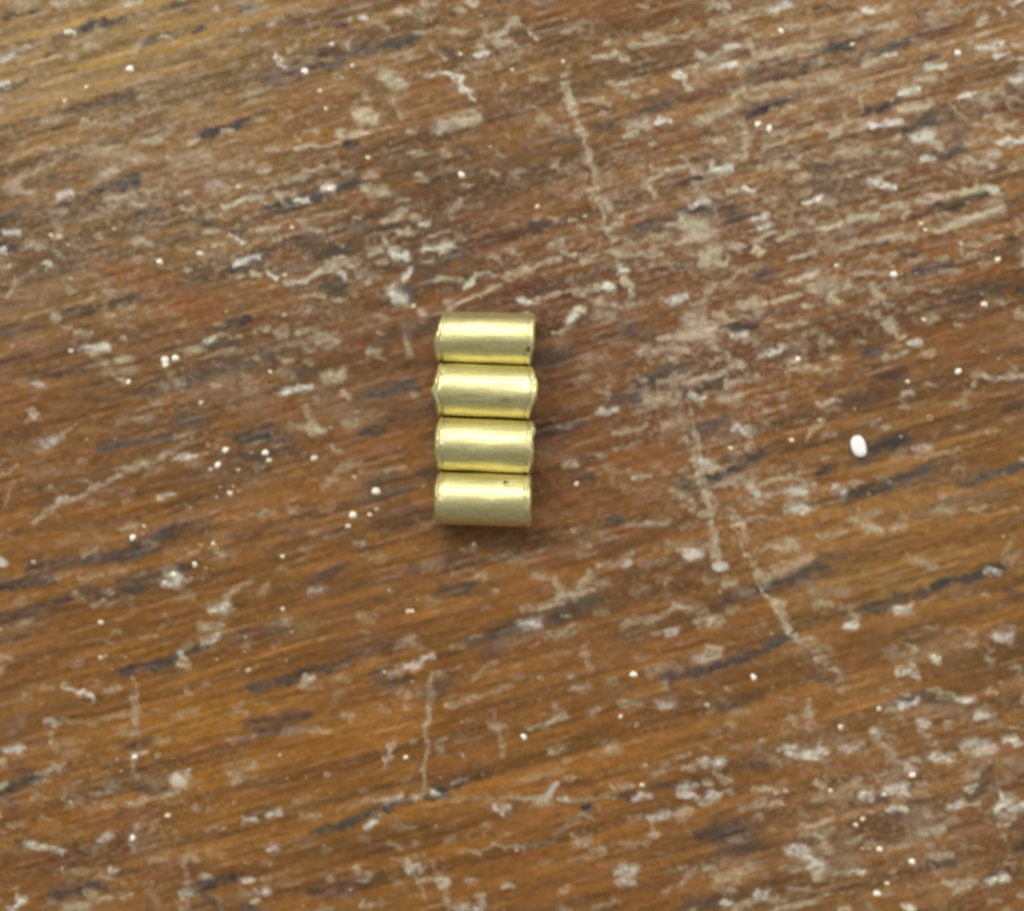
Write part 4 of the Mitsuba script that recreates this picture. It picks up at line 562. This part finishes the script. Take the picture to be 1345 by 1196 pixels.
# ---------------------------------------------------------------- the brass of the rods
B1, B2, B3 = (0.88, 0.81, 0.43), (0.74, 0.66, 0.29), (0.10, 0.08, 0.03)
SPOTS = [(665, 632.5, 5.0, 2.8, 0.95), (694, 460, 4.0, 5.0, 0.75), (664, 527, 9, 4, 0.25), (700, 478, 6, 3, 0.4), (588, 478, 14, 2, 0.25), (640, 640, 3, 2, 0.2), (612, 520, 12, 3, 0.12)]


def brass_colour(p, n, uv):
    u, v = p.x / S + GW / 2, GH / 2 - p.y / S
    m = 0.42 * fbm(u / 9, v / 5, p.z / S / 5, octaves=3) + 0.28 * noise(u / 26, v / 2.2, p.z / S / 2.2) + 0.30 * noise(u / 2.0, v / 2.0, p.z / S / 2.0)
    c = mix(B1, B2, smoothstep(0.3, 0.75, m))
    wu, wv = u + 3 * (noise(u / 3, v / 3, 5) - 0.5), v + 3 * (noise(u / 3, v / 3, 6) - 0.5)
    for x, y, rx, ry, s in SPOTS:
        d = dr.sqrt(dr.square((wu - x) / rx) + dr.square((wv - y) / ry))
        c = mix(c, B3, s * (1 - smoothstep(0.3, 1.2, d)))
    return c


def brass_relief(p, n, uv):
    u, v, w = p.x / S, p.y / S, p.z / S
    return 0.8 * fbm(u / 2.6, v / 2.6, w / 2.6, octaves=2) + 0.2 * noise(u / 9, v / 3.0, w / 3.0)


def brass_gloss(p, n, uv):
    u, v, w = p.x / S, p.y / S, p.z / S
    return 0.40 + 0.14 * fbm(u / 8, v / 6, w / 6, octaves=2) + 0.08 * noise(u / 1.8, v / 1.8, w / 1.8)


scene['brass'] = {'type': 'bumpmap', 'scale': 0.000022, 'bump_texture': {**proc(brass_relief, eps=0.00004)},
                  'bsdf': {'type': 'principled', 'base_color': proc(brass_colour), 'roughness': proc(brass_gloss), 'metallic': 1.0, 'specular': 0.5}}

# ---------------------------------------------------------------- beads and white speck coloured as glints, and lamps: materials
for name, c, r in (('glint_bright', (0.90, 0.86, 0.74), 0.22), ('glint_pale', (0.72, 0.63, 0.46), 0.2), ('glint_dull', (0.50, 0.39, 0.26), 0.2), ('glint_faint', (0.32, 0.23, 0.14), 0.2)):  # pale base colours paint the glints of the varnish bubbles
    scene[name] = {'type': 'principled', 'base_color': {'type': 'rgb', 'value': list(c)}, 'roughness': r, 'specular': 0.5}
scene['glint_white'] = {'type': 'principled', 'base_color': {'type': 'rgb', 'value': [0.95, 0.95, 0.93]}, 'roughness': 0.3, 'specular': 0.5}  # white base colour stands in for a bright varnish glint
scene['lamp_white'] = {'type': 'diffuse', 'reflectance': {'type': 'rgb', 'value': [0.8, 0.8, 0.8]}}


def obj(key, mesh, bsdf, smooth=False, **more):
    n, name = 0, key
    while name in scene:
        n += 1
        name = f'{key}_{n:03d}'
    scene[name] = mikit.ply(mesh, bsdf, smooth=smooth, **more)
    return name


# ---------------------------------------------------------------- the table top
hx, hy, th = GW * S * 1.45, GH * S * 1.45, 0.012
rd = 0.002
sec = [(0, th), (1, th)]
box = trimesh.creation.box(extents=[2 * hx, 2 * hy, th])
box.apply_translation([0, 0, -th / 2])
top = obj('table_top', box, 'wood_material')
labels[top] = {'label': 'worn varnished brown wooden table top with dark pores and pale scuffs', 'kind': 'structure'}


# ---------------------------------------------------------------- the four brass rods
def rod(cy, r, tilt, left, right, burrs, seed, pits=()):
    """A short cut rod lying along x. left, right: lists of (cos of the angle, end position on the table grid); burrs: (side, cos, out, spread)."""
    q = np.random.default_rng(seed)
    nphi, nt = 168, 110
    phi = np.linspace(0, 2 * np.pi, nphi, endpoint=False)
    co, si = np.cos(phi), np.sin(phi)

    def ring_noise(n, amp):
        o = np.zeros(nphi)
        for k in range(2, n):
            o += q.normal() * np.cos(k * phi + q.uniform(0, 6.28)) / k ** 0.6
        return amp * o / max(1e-9, np.abs(o).max())

    ends = []
    for side, prof in ((0, left), (1, right)):
        c, x = zip(*sorted(prof))
        e = np.interp(co, c, x)
        for _ in range(14):
            e = (np.roll(e, 1) + 2 * e + np.roll(e, -1)) / 4
        e = e + ring_noise(26, 0.9)
        lift = np.zeros(nphi)
        for s, bc, out, spread in burrs:
            if s == side:
                g = np.exp(-((co - bc) / spread) ** 2) * (si > -0.3)
                e = e + (out if side else -out) * g
                lift = lift + 0.35 * abs(out) * g
        ends.append((e, lift))
    (xl, ll), (xr, lr) = ends
    rows = []
    ch = 4.2
    # left cap, rim, body, rim, right cap: (end weight t, inset of the end, radius factor)
    ml, mr = xl.mean() + 3, xr.mean() - 3
    for rho in (0.25, 0.5, 0.75):
        rows.append((ml + (xl + 1.4 - ml) * rho ** 2, r * rho * np.ones(nphi)))
    rows.append((xl + 0.3, (r - ch * 1.1) * np.ones(nphi)))
    for a in (12, 32, 55, 75, 90):
        a = math.radians(a)
        rows.append((xl + ch * (1 - math.sin(math.pi / 2 - a)), r - ch * (1 - math.sin(a)) + ll * (1 - a)))
    for t in np.linspace(0, 1, nt)[1:-1]:
        f = 0.5 - 0.5 * math.cos(math.pi * t) if False else t
        l2, r2 = xl + ch + 0.6, xr - ch - 0.6
        rows.append((l2 + (r2 - l2) * f, r * np.ones(nphi)))
    for a in (90, 75, 55, 32, 12):
        a = math.radians(a)
        rows.append((xr - ch * (1 - math.sin(math.pi / 2 - a)), r - ch * (1 - math.sin(a)) + lr * (1 - a)))
    rows.append((xr - 0.3, (r - ch * 1.1) * np.ones(nphi)))
    for rho in (0.75, 0.5, 0.25):
        rows.append((mr + (xr - 1.4 - mr) * rho ** 2, r * rho * np.ones(nphi)))
    X = np.array([a for a, _ in rows])
    R = np.array([b for _, b in rows])
    # a thin turned-up lip left by the saw at both rims
    for e, sgn, lu in ((xl, 1, 1.0), (xr, -1, 1.0)):
        d = sgn * (X - e[None, :])
        wob = 1 + 0.6 * ring_noise(30, 1.0)[None, :]
        R = np.where(d > 2.5, R + wob * (1.1 * np.exp(-((d - 4.2) / 1.5) ** 2) - 0.9 * np.exp(-((d - 8.0) / 2.2) ** 2)), R)
    # slight unevenness of the drawn metal
    for _ in range(26):
        fx, k, ph = q.uniform(0.01, 0.09), q.integers(1, 9), q.uniform(0, 6.28)
        R = R * (1 + 0.0016 * np.cos(fx * X + k * phi[None, :] + ph))
    for px, pc, depth, size in pits:
        d2 = ((X - px) / size) ** 2 + ((co[None, :] - pc) * r / size) ** 2
        R = R - depth * np.exp(-d2) * (si[None, :] > 0)
    cxm = (xl.mean() + xr.mean()) / 2
    th_ = math.radians(-tilt)
    x, y, z = X - cxm, R * co[None, :], R * si[None, :] + r * 1.004
    xw, yw = x * math.cos(th_) - y * math.sin(th_), x * math.sin(th_) + y * math.cos(th_)
    k = 1 - (r * S) / CAM_H
    V = np.stack([(cxm - GW / 2) * S * k + xw * S * k, (GH / 2 - cy) * S * k + yw * S * k, z * S * k], -1)
    nr = len(rows)
    verts = V.reshape(-1, 3)
    F = []
    idx = np.arange(nr * nphi).reshape(nr, nphi)
    a, b, c, d = idx[:-1], np.roll(idx[:-1], -1, 1), np.roll(idx[1:], -1, 1), idx[1:]
    F.append(np.stack([a, d, c], -1).reshape(-1, 3))
    F.append(np.stack([a, c, b], -1).reshape(-1, 3))
    c0, c1 = len(verts), len(verts) + 1
    verts = np.vstack([verts, V[0].mean(0), V[-1].mean(0)])
    F.append(np.array([[c0, i, (i + 1) % nphi] for i in range(nphi)]))
    last = (nr - 1) * nphi
    F.append(np.array([[c1, last + (i + 1) % nphi, last + i] for i in range(nphi)]))
    m = trimesh.Trimesh(verts, np.vstack(F), process=False)
    if m.volume < 0:
        m.invert()
    return m


RODS = [
    dict(cy=444.0, r=33.9, tilt=1.7, left=[(1, 581), (0.6, 576), (0.2, 573), (-0.3, 571), (-0.7, 571), (-1, 573)], right=[(1, 703), (0.3, 703), (-0.3, 703), (-0.7, 700), (-1, 699)],
         burrs=[(0, -0.3, 0.8, 0.4)], seed=1, pits=[(694, -0.55, 2.0, 4)]),
    dict(cy=513.2, r=34.8, tilt=2.4, left=[(1, 574), (0.6, 571), (0.2, 569.5), (-0.2, 569), (-0.6, 572), (-1, 574)], right=[(1, 699), (0.75, 704), (0.4, 706.5), (0, 706.5), (-0.35, 705.5), (-0.6, 701), (-1, 699)],
         burrs=[(0, -0.12, 3.0, 0.2), (0, 0.6, -1.0, 0.2)], seed=2, pits=[(668, -0.42, 0.8, 7), (681, -0.55, -1.1, 5), (672, -0.3, -0.7, 4)]),
    dict(cy=584.6, r=34.9, tilt=2.4, left=[(1, 575), (0.4, 571), (-0.4, 570.5), (-1, 574)], right=[(1, 699), (0.5, 700), (0, 701.5), (-0.5, 702.5), (-1, 699)],
         burrs=[(1, 0.70, 3.8, 0.24)], seed=3),
    dict(cy=655.4, r=34.8, tilt=1.7, left=[(1, 574), (0.4, 570), (-0.4, 570), (-1, 573)], right=[(1, 697), (0.3, 699), (-0.4, 697.5), (-0.8, 698), (-1, 698)],
         burrs=[(0, -0.85, 1.5, 0.12), (1, -0.75, 1.5, 0.2)], seed=4, pits=[(666, 0.62, 0.9, 3.6), (647, -0.05, -0.35, 4)]),
]
ROD_LABELS = [
    'topmost brass rod of the row, with a dark nick at its right end',
    'second brass rod from the top, its rough right end bulging out furthest',
    'third brass rod from the top, with a small burr on its right end',
    'bottom brass rod of the row, with a dark pit towards its right end',
]
for spec, text in zip(RODS, ROD_LABELS):
    key = obj('brass_rod', rod(**spec), 'brass', smooth=50)
    labels[key] = {'label': text, 'category': 'brass rod', 'group': 'short brass rods lying side by side'}


# ---------------------------------------------------------------- the white speck on the wood: a varnish glint made as a solid lump
def lumpy(rx, ry, rz, seed, sub=3, amp=0.08):
    m = trimesh.creation.icosphere(subdivisions=sub)
    v = m.vertices.copy()
    q = np.random.default_rng(seed)
    o = np.ones(len(v))
    for _ in range(10):
        d = q.normal(size=3) * 1.6
        o += amp / 4 * np.cos(v @ d + q.uniform(0, 6.28))
    v = np.sign(v) * np.abs(v) ** 0.85
    m.vertices = v * o[:, None] * [rx, ry, rz]
    return m


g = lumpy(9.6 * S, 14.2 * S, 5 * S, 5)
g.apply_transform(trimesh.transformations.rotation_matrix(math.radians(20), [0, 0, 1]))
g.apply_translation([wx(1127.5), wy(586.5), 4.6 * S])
key = obj('white_glint_speck', g, 'glint_white', smooth=True)
labels[key] = {'label': 'oval bright white speck standing in for a varnish glint, largest right of the brass rods', 'category': 'glint'}


# ---------------------------------------------------------------- beads and bubbles in the varnish, their glints painted as pale colour
def dome(r, h, n=9, sq=1.0, rot=0.0):
    rings = [(1.0, -0.08), (0.9, 0.45), (0.62, 0.82), (0.28, 0.98)]
    return revolve(rings, 1.0, r, h, n, sq, rot)


def ring(r, h, n=10, sq=1.0, rot=0.0):
    rings = [(1.0, -0.08), (0.93, 0.6), (0.80, 1.0), (0.64, 0.7), (0.55, -0.08)]
    return revolve(rings, 0.05, r, h, n, sq, rot)


def revolve(rings, top_h, r, h, n, sq, rot):
    V, F = [], []
    for k, (a, z) in enumerate(rings):
        for i in range(n):
            f = 2 * math.pi * i / n
            j = 1 + 0.13 * math.sin(2 * f + 5 * rot) + 0.09 * math.sin(3 * f + 9 * rot)
            x, y = a * r * math.cos(f) * sq * j, a * r * math.sin(f) * j
            V.append((x * math.cos(rot) - y * math.sin(rot), x * math.sin(rot) + y * math.cos(rot), z * h))
    if top_h > 0.5:
        V.append((0, 0, top_h * h))
    for k in range(len(rings) - 1):
        for i in range(n):
            a, b = k * n + i, k * n + (i + 1) % n
            F += [(a, b, b + n), (a, b + n, a + n)]
    o = (len(rings) - 1) * n
    if top_h > 0.5:
        F += [(o + i, o + (i + 1) % n, len(V) - 1) for i in range(n)]
    return trimesh.Trimesh(np.array(V, float), np.array(F), process=False)


glints = [tuple(map(float, s.split(','))) for s in GLINTS.split()]
glints.sort(key=lambda t: -(t[2] * (t[3] + 3)))
rng = random.Random(4)
rest = []
for n, (u, v, d, s) in enumerate(glints):
    r = d / 2 * S * (0.84 if s >= 9 else 0.72 if s >= 7 else 0.62)
    sq, rot = rng.uniform(0.85, 1.15), rng.uniform(0, 3.1)
    if (u, v) == (0, 0):
        continue
    is_ring = s < 9 and (s <= 7 and rng.random() < 0.4)
    m = (ring if is_ring else dome)(r, r * (0.45 if is_ring else 0.6), sq=sq, rot=rot)
    m.apply_translation([wx(u), wy(v), 0])
    mat = 'glint_bright' if s >= 9 else 'glint_pale' if s >= 8 else 'glint_dull' if s >= 7 else 'glint_faint'  # the brighter the glint, the paler its painted colour
    if n < 299:
        obj('table_top__varnish_glint_bead', m, mat, smooth=True)
    else:
        rest.append(m)
if rest:
    key = obj('table_top__varnish_glint_speckle', trimesh.util.concatenate(rest), 'glint_dull', smooth=True)
    labels[key] = {'label': 'tiny beads scattered in the varnish, coloured as faint glints', 'kind': 'stuff'}

# ---------------------------------------------------------------- the ceiling lamps that light the table
for n, (c, w, d, rad) in enumerate(LAMPS):
    key = 'ceiling_lamp' + (f'_{n:03d}' if n else '')
    labels[key] = {'label': ['long white ceiling lamp beyond the table', 'white ceiling lamp to the left of the table', 'white ceiling lamp to the right of the table'][n], 'category': 'lamp'}
    hs = trimesh.creation.box(extents=[w + 0.08, d + 0.08, 0.06])
    hs.apply_translation([c[0], c[1], c[2] + 0.035])
    scene[key + '__housing'] = mikit.ply(hs, 'lamp_white')
    scene[key + '__diffuser'] = {'type': 'rectangle', 'to_world': T().translate(list(c)).rotate([1, 0, 0], 180).scale([w / 2, d / 2, 1]),
                                 'bsdf': {'type': 'ref', 'id': 'lamp_white'},
                                 'emitter': {'type': 'area', 'radiance': {'type': 'rgb', 'value': list(rad)}}}
